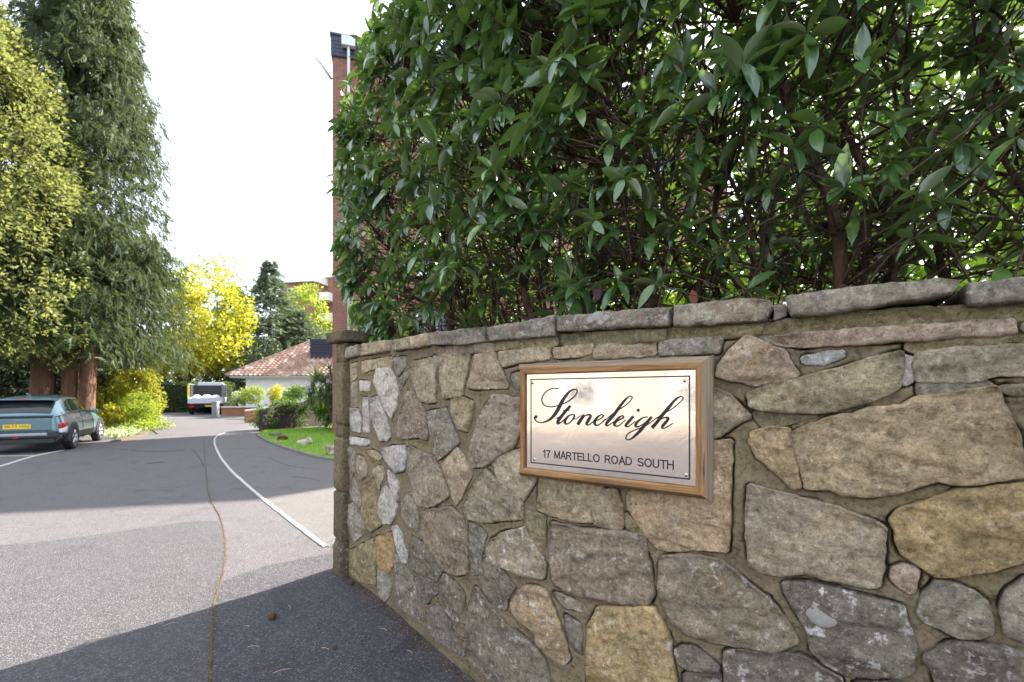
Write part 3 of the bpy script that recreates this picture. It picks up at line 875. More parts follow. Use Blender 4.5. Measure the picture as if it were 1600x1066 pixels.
# short return behind the pier, seen only from further along the drive
rt = empty('return_wall', (-1.40, 4.25, 0)); tag(rt, 'short return of the rubble wall running back behind the end pier', 'wall')
e0 = wpt(-0.16, 0, -0.3); RN = np.array([CT[0][0], CT[0][1]]); RM = np.array([-CT[0][1], CT[0][0]])
def rpt(s, z, h):
    s = np.asarray(s, float)
    return np.stack([e0[0] + RM[0] * s - RN[0] * (h - 0.02), e0[1] + RM[1] * s - RN[1] * (h - 0.02), np.broadcast_to(z, s.shape)], -1)
ROFF = np.array([-1.40, 4.25, 0])
mb = MB(); vs = []
for s in (0.02, 2.2):
    for h in (0.0, -0.3):
        p = rpt(s, 0, h) - ROFF; vs += [(p[0], p[1], -0.05), (p[0], p[1], 1.75)]
mb.add(vs, [(0, 1, 5, 4), (2, 6, 7, 3), (1, 3, 7, 5), (0, 2, 3, 1), (4, 5, 7, 6)]); mb.build('mortar', MORTAR, rt)
for a, P in cells(0.05, 2.15, 0.03, 1.7, 0.27, 0.22, 0.3, lambda s, z: True):
    P = np.clip(P, [0.06, 0.0], [2.15, 1.72]); sd += 1.37
    add_stone('stone', P, random.uniform(.012, .025), .04, PAL[random.choice('tgbvx')], .2, sd, rpt, rt, ROFF, False)
# soil held up behind the wall
mb = MB(); outer = [wpt(s, 0, -0.34) for s in np.linspace(-0.1, SMAX, 30)]
inner = [(-0.2, 5.7), (0.6, 5.6), (2.0, 5.2), (3.6, 4.6), (5.6, 3.4), (6.6, 1.6)]
poly = [(p[0], p[1]) for p in outer] + inner[::-1]
mb.prism(poly, -0.05, 1.62); soil = mb.build('raised_bed', EARTH); tag(soil, kind='structure')

# ------------------------------------------------------------------ sign
PA = Vector((0.068, 2.207)); PE = Vector((0.8134, -0.5817)); PN = Vector((-0.5817, -0.8134))
PW, PH, PZ0 = 0.7856, 0.449, 1.242
def plate_uv(px, py):
    r = (px - 800) / F
    t = (r * PA.y - PA.x) / (PE.x - r * PE.y)
    Y = PA.y + t * PE.y
    return t, CAMH + (HOR - py) / F * Y - PZ0
sign = empty('house_sign', (PA.x, PA.y, PZ0), math.atan2(PE.y, PE.x))
tag(sign, 'polished metal name plate reading Stoneleigh in a chunky weathered wooden frame on the stone wall', 'sign')
# local frame: x along the plate, z up, -y towards the viewer
mb = MB(); mb.box(0, PW, 0, 0.02, 0, PH)
mb.build('plate', PLATE, sign)
mb = MB(); mb.box(-.03, PW + .03, 0.0205, 0.052, -.03, PH + .03); mb.build('backing_board', WOOD, sign)
def rail(name, p0, p1, inward, wid, weather, tone):
    """mitred moulding from p0 to p1 (inner corners, in plate x/z); profile: flat by the plate, chamfer, side back to the wall"""
    p0, p1 = Vector(p0), Vector(p1); d = (p1 - p0).normalized(); out = -Vector(inward)
    L = (p1 - p0).length
    prof = [(0.0, 0.03), (0.0, -0.012), (0.004, -0.016), (wid * 0.52, -0.018), (wid * 0.60, -0.015), (wid * 0.94, 0.012), (wid, 0.020), (wid, 0.055)]
    nseg = 22
    o = bpy.data.objects.new(name, bpy.data.meshes.new(name)); COL.objects.link(o); o.parent = sign
    vs = []; n = len(prof)
    for i in range(nseg + 1):
        t = i / nseg
        for (q, y) in prof:
            x = -q + t * (L + 2 * q)
            j = 0.0012 * noise.noise(Vector((x * 40, q * 90, weather * 7)))
            vs.append((x, y + j, q + j))
    fs = []
    for i in range(nseg):
        for k in range(n - 1):
            fs.append((i*n+k, i*n+k+1, (i+1)*n+k+1, (i+1)*n+k))
    fs += [tuple(range(n)), tuple(nseg*n+k for k in range(n))[::-1]]
    o.data.from_pydata(vs, [], fs); o.data.update()
    bm = bmesh.new(); bm.from_mesh(o.data); bmesh.ops.recalc_face_normals(bm, faces=bm.faces[:]); bm.to_mesh(o.data); bm.free()
    o.data.materials.append(WOOD)
    # local x along the rail, local z outwards in the plate plane
    X = Vector((d.x, 0, d.y)); Z = Vector((out.x, 0, out.y)); Yv = Z.cross(X)
    M = Matrix((X, Vector((0, 1, 0)), Z)).transposed()
    o.matrix_local = Matrix.Translation((p0.x, 0, p0.y)) @ M.to_4x4()
    o.color = (1, 1, 1, weather)
    return o
g = 0.0015
rail('frame_rail', (-g, PH + g), (PW + g, PH + g), (0, -1), .052, 1.0, 0)
rail('frame_rail', (PW + g, -g), (-g, -g), (0, 1), .046, 0.45, 0)
rail('frame_rail', (-g, -g), (-g, PH + g), (1, 0), .038, 0.15, 0)
rail('frame_rail', (PW + g, PH + g), (PW + g, -g), (-1, 0), .055, 1.0, 0)

def ink_mesh(name, strokes, tile, sc=10.66):
    """brush strokes: centre line and width in tile pixels, laid on the plate as thin enamel"""
    ox, oy = tile; mb = MB()
    for st in strokes:
        pts = [Vector((a, b)) for a, b, w in st]; ws = [w for a, b, w in st]
        P = smooth_line(pts, 6) if len(pts) > 2 else pts
        W = np.interp(np.linspace(0, len(ws) - 1, len(P)), range(len(ws)), ws) * 1.06 + 4.0
        L = []
        for i, p in enumerate(P):
            d = (P[min(i+1, len(P)-1)] - P[max(i-1, 0)]).normalized(); nn = Vector((-d.y, d.x)) * W[i] / 2
            for q in (p + nn, p - nn):
                u, v = plate_uv(ox + q.x / sc, oy + q.y / sc); L.append((u, v))
        m = len(P); vs = [(u, -0.0009, v) for u, v in L] + [(u, 0.0005, v) for u, v in L]
        fs = []
        for i in range(m - 1):
            a, b, c, e = 2*i, 2*i+1, 2*i+3, 2*i+2
            fs += [(a, b, c, e), (a, e, e + 2*m, a + 2*m), (b, b + 2*m, c + 2*m, c)]
        mb.add(vs, fs)
    return mb
def disc(x, y, r, n=16): return [[(x - r * .98 * math.cos(a), y, 2 * r * math.sin(a) + .5) for a in np.linspace(0.02, math.pi - .02, n)]]
T1, T2 = (820, 590), (940, 600)
letters = [
 (T1, [[(570,183,15),(450,185,15),(350,240,15),(290,330,16),(290,410,16),(340,470,16),(440,488,16),(560,465,16),(700,410,16),(800,340,16),(860,270,16),(868,215,16),(820,200,18),(750,230,26),(680,310,42),(620,400,52),(570,500,57),(510,600,52),(440,680,40),(360,730,26),(270,750,17),(200,730,16),(165,690,16),(160,655,15)]] + disc(185, 656, 27)),
 (T1, [[(762,470,40),(680,560,44),(600,660,48),(548,740,46),(560,768,26),(620,735,16),(680,680,13)], [(635,548,15),(690,546,15),(748,545,15)], [(525,690,13),(545,675,13),(570,655,13)]]),
 (T1, [[(790,617,15),(730,640,24),(680,700,40),(668,750,38),(700,775,20),(760,740,16),(815,675,26),(825,628,26),(790,615,15)], [(815,692,13),(860,688,13),(900,655,13),(935,630,13)]]),
 (T1, [[(990,622,46),(930,705,48),(882,787,48)], [(900,745,12),(980,660,13),(1050,620,22),(1095,640,38),(1060,710,46),(1030,770,38),(1060,790,18),(1120,750,14),(1180,690,13)]]),
 (T1, [[(1180,725,13),(1270,680,17),(1308,638,26),(1275,620,15),(1210,660,30),(1165,730,44),(1170,780,36),(1210,797,20),(1270,760,14),(1345,690,13)]]),
 (T2, [[(0,648,13),(80,585,13),(170,510,13),(260,450,15),(380,370,15),(470,290,15),(510,230,16),(490,205,16),(450,215,18),(390,270,34),(300,380,44),(200,520,48),(110,620,46),(75,675,38),(100,695,18),(160,660,14),(225,620,13)]]),
 (T2, [[(215,640,13),(290,605,17),(362,560,26),(350,530,16),(290,560,30),(225,640,46),(212,680,36),(260,705,20),(320,670,14),(400,600,13)]]),
 (T2, [[(530,538,40),(450,630,44),(403,690,40),(430,712,18),(490,680,14),(560,620,13)], [(610,406,2),(610,424,36),(610,438,58),(610,452,36),(610,470,2)]]),
 (T2, [[(770,552,17),(700,560,18),(620,610,32),(570,670,44),(578,710,32),(630,705,18),(720,650,14),(790,590,13)], [(835,548,42),(740,660,46),(650,770,48),(570,850,40),(500,910,24),(430,930,16),(405,895,16),(440,830,16),(530,780,16),(640,735,16),(760,680,16),(860,610,16),(930,555,14)]]),
 (T2, [[(920,570,14),(1000,512,14),(1060,480,15),(1180,410,15),(1290,320,15),(1355,250,16),(1340,215,16),(1300,215,18),(1220,270,34),(1120,390,48),(1010,520,52),(920,640,50),(838,732,54)], [(880,680,13),(980,590,15),(1070,560,24),(1110,580,40),(1060,650,48),(1010,710,42),(1030,740,20),(1100,710,15),(1188,655,14)]]),
]
for tl, st in letters: ink_mesh('script_letter', st, tl).build('script_letter', INK, sign)
# printed border line
tb = lambda x, y: plate_uv(780 + x / 3.5525, 520 + y / 3.5525)
cn = [tb(168, 256), tb(1055, 238), tb(1066, 820), tb(180, 722)]
u0 = (cn[0][0] + cn[3][0]) / 2; u1 = (cn[1][0] + cn[2][0]) / 2; v1 = (cn[0][1] + cn[1][1]) / 2; v0 = (cn[2][1] + cn[3][1]) / 2
w = 0.0056; mb = MB()
mb.box(u0, u1, -.0008, .0004, v1 - w, v1); mb.box(u0, u1, -.0008, .0004, v0, v0 + w); mb.box(u0, u0 + w, -.0008, .0004, v0 + w, v1 - w); mb.box(u1 - w, u1, -.0008, .0004, v0 + w, v1 - w)
mb.build('border_line', INK, sign)
# address line
def text_obj(name, body, mat, parent, width, height, loc, rot, extrude=0.0008, spacing=1.0, word=1.0, bold=0.0, split=None):
    cu = bpy.data.curves.new(name, 'FONT'); cu.body = body; cu.extrude = extrude; cu.space_character = spacing; cu.space_word = word; cu.bevel_depth = bold; cu.bevel_resolution = 0
    tmp = bpy.data.objects.new(name, cu); COL.objects.link(tmp)
    dg = bpy.context.evaluated_depsgraph_get(); me = bpy.data.meshes.new_from_object(tmp.evaluated_get(dg))
    COL.objects.unlink(tmp); bpy.data.objects.remove(tmp)
    co = np.array([v.co[:] for v in me.vertices]); mn, mx = co.min(0), co.max(0)
    co[:, 0] = (co[:, 0] - mn[0]) / (mx[0] - mn[0]) * width; co[:, 1] = (co[:, 1] - mn[1]) / (mx[1] - mn[1]) * height
    me.vertices.foreach_set('co', co.astype(np.float32).ravel()); me.update(); me.materials.clear()
    if split:                              # one object for each character
        bm = bmesh.new(); bm.from_mesh(me); bmesh.ops.remove_doubles(bm, verts=bm.verts[:], dist=1e-6); seen = set(); bm.faces.ensure_lookup_table()
        for f0 in bm.faces:
            if f0 in seen: continue
            st, comp = [f0], []
            seen.add(f0)
            while st:
                f = st.pop(); comp.append(f)
                for v in f.verts:
                    for g_ in v.link_faces:
                        if g_ not in seen: seen.add(g_); st.append(g_)
            ids = {}; fs = []
            for f in comp: fs.append(tuple(ids.setdefault(v, len(ids)) for v in f.verts))
            o = link(split, mesh(split, [v.co[:] for v in ids], fs), mat, parent); o.location = loc; o.rotation_euler = rot
        bm.free(); return None
    o = link(name, me, mat, parent); o.location = loc; o.rotation_euler = rot
    return o
a = tb(242, 690); b = tb(968, 757); c = tb(968, 712); a2 = tb(242, 651)
arc = lambda cx_, cy_, rx_, ry_, a0, a1, n_=12: [(cx_ + rx_ * math.cos(R(a0 + (a1 - a0) * k / n_)), cy_ + ry_ * math.sin(R(a0 + (a1 - a0) * k / n_))) for k in range(n_ + 1)]
GLY = {'1': (.42, [[(.06, .76), (.26, .98), (.26, 0)]]), '7': (.56, [[(0, .95), (.5, .95), (.30, .5), (.2, 0)]]), 'M': (.80, [[(0, 0), (0, .97), (.35, .06), (.70, .97), (.70, 0)]]),
       'A': (.74, [[(0, 0), (.34, 1), (.68, 0)], [(.12, .34), (.56, .34)]]), 'R': (.72, [[(0, 0), (0, .96), (.34, .96)] + arc(.36, .73, .22, .23, 90, -90) + [(0, .50)], [(.36, .50), (.62, 0)]]),
       'T': (.66, [[(0, .96), (.6, .96)], [(.3, .96), (.3, 0)]]), 'E': (.66, [[(.56, .96), (0, .96), (0, .04), (.58, .04)], [(0, .52), (.52, .52)]]), 'L': (.58, [[(0, 1), (0, .04), (.5, .04)]]),
       'O': (.86, [arc(.38, .5, .37, .47, 0, 360, 28)]), 'D': (.76, [[(0, .04), (0, .96), (.28, .96)] + arc(.30, .5, .34, .46, 90, -90) + [(0, .04)]]),
       'S': (.70, [arc(.31, .73, .28, .23, 25, 270, 14) + arc(.31, .26, .29, .23, 90, -155, 14)]), 'U': (.74, [[(0, 1), (0, .32)] + arc(.31, .32, .31, .28, 180, 360) + [(.62, 1)]]), 'H': (.72, [[(0, 0), (0, 1)], [(.62, 0), (.62, 1)], [(0, .53), (.62, .53)]]), ' ': (.46, [])}
def cap_letters(txt, u0_, u1_, v0_, hgt, sw=.165):
    adv = sum(GLY[ch][0] for ch in txt) + .12 * (len(txt) - 1); kx = (u1_ - u0_) / adv; x = 0.0
    for ch in txt:
        wd_, sts = GLY[ch]
        if sts:
            m_ = MB(); hw = sw * hgt / 2; q_ = 0
            for st in sts:
                P_ = [Vector((u0_ + (x + .06 + a_) * kx, v0_ + b_ * hgt)) for a_, b_ in st]
                for i_ in range(len(P_) - 1):
                    d_ = (P_[i_+1] - P_[i_]).normalized(); n_ = Vector((-d_.y, d_.x)) * hw; e_ = d_ * hw * (.95 if len(P_) < 6 else .5)
                    c4 = [P_[i_] - e_ + n_, P_[i_] - e_ - n_, P_[i_+1] + e_ - n_, P_[i_+1] + e_ + n_]; y_ = -.0007 - .00002 * q_; q_ += 1
                    m_.add([(p_.x, y_, p_.y) for p_ in c4] + [(p_.x, .0004, p_.y) for p_ in c4], [(0, 1, 2, 3), (0, 4, 5, 1), (1, 5, 6, 2), (2, 6, 7, 3), (3, 7, 4, 0)])
            m_.build('letter', INK, sign)
        x += wd_ + .12
cap_letters('17 MARTELLO ROAD SOUTH', a[0], b[0], (a[1] + b[1]) / 2, 0.5 * ((c[1] - b[1]) + (a2[1] - a[1])))
# domed screws
for (x, y) in ((185, 278), (1029, 266), (195, 703), (1039, 790)):
    u, v = tb(x, y); bm = bmesh.new()
    bmesh.ops.create_uvsphere(bm, u_segments=14, v_segments=8, radius=0.0075)
    bmesh.ops.scale(bm, vec=(1, .55, 1), verts=bm.verts[:]); me = bpy.data.meshes.new('screw'); bm.to_mesh(me); bm.free()
    me.polygons.foreach_set('use_smooth', np.ones(len(me.polygons), dtype=bool))
    o = link('screw', me, STEEL, sign, (u, -0.001, v))
    sl = MB(); sl.box(-.0055, .0055, -.0046, -.0035, -.0008, .0008); q = sl.build('slot', INK, o); q.rotation_euler = (0, random.uniform(0, 3), 0)
# ------------------------------------------------------------------ foliage tools
def rot_from(d, up, roll=0.3):
    """rotation matrices with local x along d and local z near up (arrays of N)"""
    d = d / np.maximum(np.linalg.norm(d, axis=1), 1e-9)[:, None]
    u = up + rng.normal(0, roll, d.shape)
    z = u - d * (u * d).sum(1)[:, None]; z /= np.maximum(np.linalg.norm(z, axis=1), 1e-9)[:, None]
    y = np.cross(z, d)
    return np.stack([d, y, z], -1)

def scatter(tv, tf, pos, rot, scale, rnd):
    tv = np.asarray(tv, np.float32); tf = np.asarray(tf)
    N, K = len(pos), len(tv)
    sc = np.asarray(scale, np.float32)
    if sc.ndim == 1: sc = np.repeat(sc[:, None], 3, 1)
    V = np.einsum('nij,nkj->nki', rot, tv[None] * sc[:, None, :]) + pos[:, None, :]
    Fc = (tf[None] + (np.arange(N) * K)[:, None, None]).reshape(-1, tf.shape[1])
    return V.reshape(-1, 3), Fc, np.repeat(rnd, K)

def broad_leaf(wd=0.36, rows=5, fold=0.10, droop=0.22, blunt=0.85):
    """one elliptical leaf along +x, folded along its midrib and arching down"""
    v = []; f = []
    for i in range(rows + 1):
        t = i / rows; w = wd / 2 * (math.sin(math.pi * min(1, max(0, t ** blunt))) ** 0.75 if 0 < t < 1 else 0.02)
        zc = -droop * t * t; x = t * (1 - 0.06 * droop)
        v += [(x, -w, zc + fold * w * 2), (x, 0, zc), (x, w, zc + fold * w * 2)]
    for i in range(rows):
        a = 3 * i
        f += [(a, a+3, a+4, a+1), (a+1, a+4, a+5, a+2)]
    return np.array(v), np.array(f)

def diamond(wd=0.5, droop=0.15):
    v = [(0, 0, 0), (.5, -wd/2, 0.03), (1, 0, -droop), (.5, wd/2, 0.03), (.5, 0, -0.04)]
    f = [(0, 1, 4), (1, 2, 4), (2, 3, 4), (3, 0, 4)]
    return np.array(v), np.array(f)

def frond(n=7, droop=0.5, spread=0.5, thin=0.16):
    """feathery conifer spray along +x, tip drooping"""
    v = []; f = []
    ax = lambda t: np.array([t, 0, -droop * t * t])
    for i in range(n):
        t = 0.08 + 0.9 * i / n; p = ax(t); L = (0.50 * (1 - t) + 0.16)
        for s in (-1, 1):
            q = p + np.array([L * 0.72, s * L * spread, -0.10 * L - 0.16 * L * droop]); k = len(v)
            m = (p + q) / 2 + np.array([-thin * L * .5, s * thin * L * .5, 0.04])
            m2 = (p + q) / 2 + np.array([thin * L * .6, -s * thin * L * .3, -0.03])
            v += [p, m, q, m2]; f += [(k, k+1, k+2), (k, k+2, k+3)]
    k = len(v); v += [ax(.6) + np.array([0, -.05, 0]), ax(.6) + np.array([0, .05, 0]), ax(1.12)]; f += [(k, k+1, k+2)]
    return np.array(v), np.array(f)

def sphere_dirs(n):
    d = rng.normal(0, 1, (n, 3)); return d / np.linalg.norm(d, axis=1)[:, None]

def clump_points(centres, rc, m, squash=0.8, shell=0.55):
    """leaf positions around clump centres: (pos, outward)"""
    N = len(centres); d = sphere_dirs(N * m)
    r = (shell + (1 - shell) * rng.random(N * m)) * np.repeat(np.broadcast_to(rc, (N,)), m)
    off = d * r[:, None]; off[:, 2] *= squash
    return np.repeat(centres, m, 0) + off, d

# ------------------------------------------------------------------ rhododendron hedge above the wall
RH = leafmat('glossy_leaf', [(0.0, (0.018, 0.055, 0.022)), (0.40, (0.038, 0.105, 0.034)), (0.75, (0.085, 0.185, 0.046)), (1.0, (0.22, 0.30, 0.055))], (0.30, 0.50, 0.05), 0.17, 0.34, 3.5, 0.5, (0.085, 0.14, 0.05), 0.85, (0.12, 0.19, 0.06))
TWIG = m_bark('dark_bark', (0.045, 0.030, 0.022), (0.15, 0.10, 0.072), (14, 14, 6))
GTWIG = plain('green_twig', (0.10, 0.13, 0.03), 0.6, 0, 0.3, 12, 0.1)
bush = empty('rhododendron_hedge', tuple(wpt(1.6, 1.6, -0.7)))
tag(bush, 'tall glossy dark green evergreen hedge with bare brown stems growing above the stone wall', 'hedge')
BO = np.array(bush.location)
leaf_v = [broad_leaf(.36, 5, .16, .24, .95), broad_leaf(.38, 5, .30, .10, .9), broad_leaf(.33, 5, .10, .42, 1.0)]

def hedge_top(s): return 4.75 + 0.25 * math.sin(s * 2.1) - max(0, 0.35 - s) * 1.0
# main stems
stems_fine = MB(); stems = []
mbs = MB()
for i in range(62):
    s = random.uniform(0.05, 5.4); dd = random.uniform(0.42, 1.35)
    p = Vector(wpt(s, 1.60, -dd)); pts = [p]; r0 = random.uniform(0.010, 0.026) if i % 5 else random.uniform(0.03, 0.045)
    ds, do = random.uniform(-.30, .30), random.uniform(-.02, .35)
    if s < 0.9: ds -= 0.25
    zt = random.uniform(2.6, 4.4); n = 9; ph = random.uniform(0, 6)
    for k in range(1, n + 1):
        t = k / n
        q = Vector(wpt(s + ds * t + 0.07 * math.sin(ph + t * 7), 1.60 + (zt - 1.60) * t, -dd + do * t * t + 0.06 * math.cos(ph * 2 + t * 8)))
        pts.append(q)
    stems.append(pts)
    mbs.tube([q - Vector(BO) for q in pts], [r0 * (1 - 0.62 * k / n) for k in range(n + 1)], 7, False)
    o = None
stem_mesh = []
# each main stem is a part; thin twigs are joined
for i, pts in enumerate(stems):
    m1 = MB(); r0 = 0.034 if i % 5 == 0 else 0.009 + 0.011 * random.random()
    m1.tube([q - Vector(BO) for q in pts], [r0 * (1 - 0.62 * k / (len(pts) - 1)) for k in range(len(pts))], 7, False)
    m1.build('stem', TWIG, bush, True)
allstem = np.array([q[:] for pts in stems for q in pts])

tw = MB(); gt = MB()
P, D, SCL, RN_ = [], [], [], []
def whorl(tip, out, n, size):
    """rosette of leaves round a shoot tip"""
    out = out.normalized(); a = out.orthogonal().normalized(); b = out.cross(a); ph = random.uniform(0, 6.28)
    for k in range(n):
        an = ph + 2 * math.pi * k / n * (1 if n < 7 else 1.62) + random.uniform(-.2, .2); el = random.uniform(0.05, 0.55)
        d = (a * math.cos(an) + b * math.sin(an)) * math.cos(el) + out * math.sin(el)
        d.z -= random.uniform(0, .25)
        P.append(tip - out * random.uniform(0, .035)); D.append(d.normalized()); SCL.append(size * random.uniform(.62, 1.12)); RN_.append(random.random() ** 1.3 if random.random() > .06 else 1.0)
def shoot(tip, out, n, size, green=True):
    # twig curving back to the nearest stem point lower down
    t = np.array(tip[:]); k = allstem - t; dist = np.linalg.norm(k, axis=1) + np.where(k[:, 2] > -0.05, 0.8, 0)
    j = np.argsort(dist)[random.randint(0, 2)]
    q = Vector(allstem[j]); mid = (q + tip) / 2 - out * random.uniform(-.02, .10) + Vector((random.uniform(-.07, .07), random.uniform(-.07, .07), random.uniform(-.10, .03)))
    L = (q - tip).length
    if L > 1.3: q = tip + (q - tip) * (1.0 / L); mid = (q + tip) / 2 + Vector((random.uniform(-.06, .06), random.uniform(-.06, .06), -0.05))
    B = Vector(BO); g0 = tip - out * 0.10
    tw.tube([q - B, mid - B, (mid * .4 + g0 * .6) - B, g0 - B], [.0065, .0050, .0040, .0032], 5, False)
    if green: gt.tube([g0 - B, tip - out * .03 - B, tip + out * .025 - B], [.0034, .0032, .0015], 5, False)
    whorl(tip, out, n, size)

def norm_at(s):
    tx = float(np.interp(np.clip(s, 0, SMAX), CS, CT[:, 0])); ty = float(np.interp(np.clip(s, 0, SMAX), CS, CT[:, 1]))
    return Vector((ty, -tx, 0)), Vector((tx, ty, 0))
def front_h(s, z):                       # how far the leafy face stands out over the wall
    b = 0.10 * noise.noise(Vector((s * 1.3, z * 1.3, 2.0))) + 0.06 * noise.noise(Vector((s * 3.7, z * 3.7, 6.0)))
    lean = np.interp(z, [1.9, 2.3, 3.0, 4.2, 5.2], [-0.20, -0.08, 0.06, 0.05, -0.25])
    return float(lean) + b
n_tips = 0
for i in range(4200):
    s = random.uniform(-0.62, 4.9); z = random.uniform(1.98, hedge_top(s) + 0.2)
    if s < np.interp(z, [2.1, 2.8, 3.9, 4.4, 4.7, 5.1], [-.40, -.60, -.62, -.26, .04, .36]) + .20 * noise.noise(Vector((3.0, z * 2.1, 1.0))) + .08: continue
    # cover: dense at the far left end and higher up, thin over the wall on the right
    thin = np.interp(s, [-0.6, 0.5, 1.1, 1.8, 5], [0.58, 0.48, 0.42, 0.40, 0.42]) * np.interp(z - (2.05 + 0.10 * min(max(s, 0), 2)), [0, 0.12, 0.45, 0.9], [0.35 if s > .7 else .6, 0.5 if s > .7 else .9, 0.8, 1.0])
    cl = noise.noise(Vector((s * 2.4, z * 2.4, 11.0))) + .5 * noise.noise(Vector((s * 6, z * 6, 3.0)))
    thin *= float(np.interp(cl, [-.45, -.1, .15], [.12, .65, 1.15]))
    if random.random() > thin: continue
    N_, T_ = norm_at(s)
    end = max(0, -s) / 0.62                                # rounding off the far end
    h = front_h(s, z) - 0.40 * end ** 2 - abs(random.gauss(0, 0.10)) + (random.uniform(.02, .14) if random.random() < .12 and s > .2 else 0)
    out = N_ + T_ * (-0.9 * end) + Vector((random.uniform(-.6, .6), random.uniform(-.6, .6), random.uniform(-.15, .9)))
    shoot(Vector(wpt(s, z, h)), out.normalized(), random.randint(5, 8), random.uniform(.115, .165) if s > 2.6 else (random.uniform(.125, .185) if s > 1.0 else random.uniform(.11, .16)))
    n_tips += 1
# inner and rear growth, thinner, letting light through
for i in range(4200):
    s = random.uniform(-0.3, 5.6); z = random.uniform(2.2 if s > .6 else 2.1, hedge_top(s) + 0.25)
    N_, T_ = norm_at(s); h = -random.uniform(0.30, 1.75)
    if s < np.interp(z, [3.9, 4.4, 4.7, 5.1], [-.5, -.1, .2, .5]): continue
    if h > -.8 and random.random() < .45: continue
    out = -N_ * random.uniform(-.6, 1) + Vector((random.uniform(-.8, .8), random.uniform(-.8, .8), random.uniform(0, 1)))
    shoot(Vector(wpt(s, z, h)), out.normalized(), random.randint(4, 7), random.uniform(.10, .14), False)
# top canopy
for i in range(420):
    s = random.uniform(0.35, 5.4); N_, T_ = norm_at(s)
    shoot(Vector(wpt(s, hedge_top(s) + random.gauss(0.05, .10), -random.uniform(0.0, 1.5))), Vector((random.uniform(-.5, .5), random.uniform(-.5, .5), 1)).normalized(), 6, .13, False)
# bare crossing twigs low down over the wall
for i in range(520):
    s = random.uniform(0.0, 5.0); N_, T_ = norm_at(s); h = -random.uniform(.10, 1.2); z = random.uniform(1.75, 2.5)
    a = Vector(wpt(s, z, h)); L = random.uniform(.25, .7); an = random.gauss(0.55, .5) * (1 if random.random() < .5 else -1)
    d = T_ * math.sin(an) + Vector((0, 0, 1)) * math.cos(an) * (1 if random.random() < .8 else .1) + N_ * random.uniform(-.4, .4)
    b = a + d.normalized() * L; m = (a + b) / 2 + Vector((random.uniform(-.05, .05), random.uniform(-.05, .05), random.uniform(-.03, .05)))
    B = Vector(BO); r = random.uniform(.002, .0055)
    tw.tube([a - B, m - B, b - B], [r, r * .8, r * .5], 4, False)
o = tw.build('twigs', TWIG, bush, True); o['kind'] = 'stuff'
o = gt.build('young_shoots', GTWIG, bush, True); o['kind'] = 'stuff'
P = np.array([p[:] for p in P]); D = np.array([d[:] for d in D]); SCL = np.array(SCL); RN_ = np.array(RN_)
up = np.tile([0, 0, 1.0], (len(P), 1))
ROT = rot_from(D, up, 0.35)
# keep leaves out of the wall and its coping
ss = P[:, 2] < 2.02
keep = ~(ss & (rng.random(len(P)) < 0.6))
P, D, SCL, RN_, ROT = P[keep], D[keep], SCL[keep], RN_[keep], ROT[keep]
# the 300 largest in view are single leaves, the rest one mass
tip = P + D * (SCL * 0.5)[:, None]
px = 800 + F * tip[:, 0] / np.maximum(tip[:, 1], .1); py = HOR - F * (tip[:, 2] - CAMH) / np.maximum(tip[:, 1], .1)
seen = (px > 500) & (px < 1600) & (py > 0) & (py < 560) & (tip[:, 1] > .6)
app = np.where(seen, SCL / tip[:, 1], 0)
# front-most only: prefer small depth behind the local face
order = np.argsort(-app)
# spread the picks over the picture, so that the far end has its share too
cellcap = {}; pick = []
for j in order:
    if app[j] <= 0: break
    ckey = (int(px[j] // 55), int(py[j] // 50))
    if cellcap.get(ckey, 0) >= 3: continue
    cellcap[ckey] = cellcap.get(ckey, 0) + 1; pick.append(j)
    if len(pick) >= 300: break
pick = np.array(pick); mask = np.ones(len(P), bool); mask[pick] = False
variants = []
for vi in range(3):
    for q in range(6):
        tv, tf = leaf_v[vi]
        variants.append(mesh('leaf', tv, tf, True, np.full(len(tv), (q + .5) / 6))); ra_ = variants[-1].attributes.new('rib', 'FLOAT', 'POINT'); ra_.data.foreach_set('value', np.tile([1., 0., 1.], len(tv) // 3).astype(np.float32))
        variants[-1].materials.append(RH)
for j in pick:
    me = variants[random.randrange(3) * 6 + min(5, int(RN_[j] * 6))]
    o = bpy.data.objects.new('leaf', me); COL.objects.link(o); o.parent = bush
    m = Matrix(ROT[j].tolist()).to_4x4(); m.translation = Vector(P[j] - BO)
    o.matrix_local = m @ Matrix.Diagonal((SCL[j], SCL[j], SCL[j], 1))
idx = np.where(mask)[0]; V = []; Fc = []; Rn = []; nb = 0
for vi in range(3):
    ii = idx[vi::3]; tv, tf = leaf_v[vi]
    v, f, r = scatter(tv, tf, P[ii] - BO, ROT[ii], SCL[ii], RN_[ii]); V.append(v); Fc.append(f + nb); Rn.append(r); nb += len(v)
me = mesh('foliage', np.concatenate(V), np.concatenate(Fc), True, np.concatenate(Rn)); ra_ = me.attributes.new('rib', 'FLOAT', 'POINT'); ra_.data.foreach_set('value', np.tile([1., 0., 1.], len(me.vertices) // 3).astype(np.float32))
o = link('foliage', me, RH, bush); o['kind'] = 'stuff'
# ------------------------------------------------------------------ trees and shrubs
def crown(name, parent, mats, tv, tf, pos, d, size, up=(0, 0, 1), roll=.5, var=.35):
    n = len(pos); off = np.array(parent.location)
    sc = size * (1 + rng.uniform(-var, var, n))
    rt_ = rot_from(d, np.tile(np.array(up, float), (n, 1)), roll)
    v, f, r = scatter(tv, tf, pos - off, rt_, sc, rng.random(n))
    o = link(name, mesh(name, v, f, False, r), mats, parent)
    return o

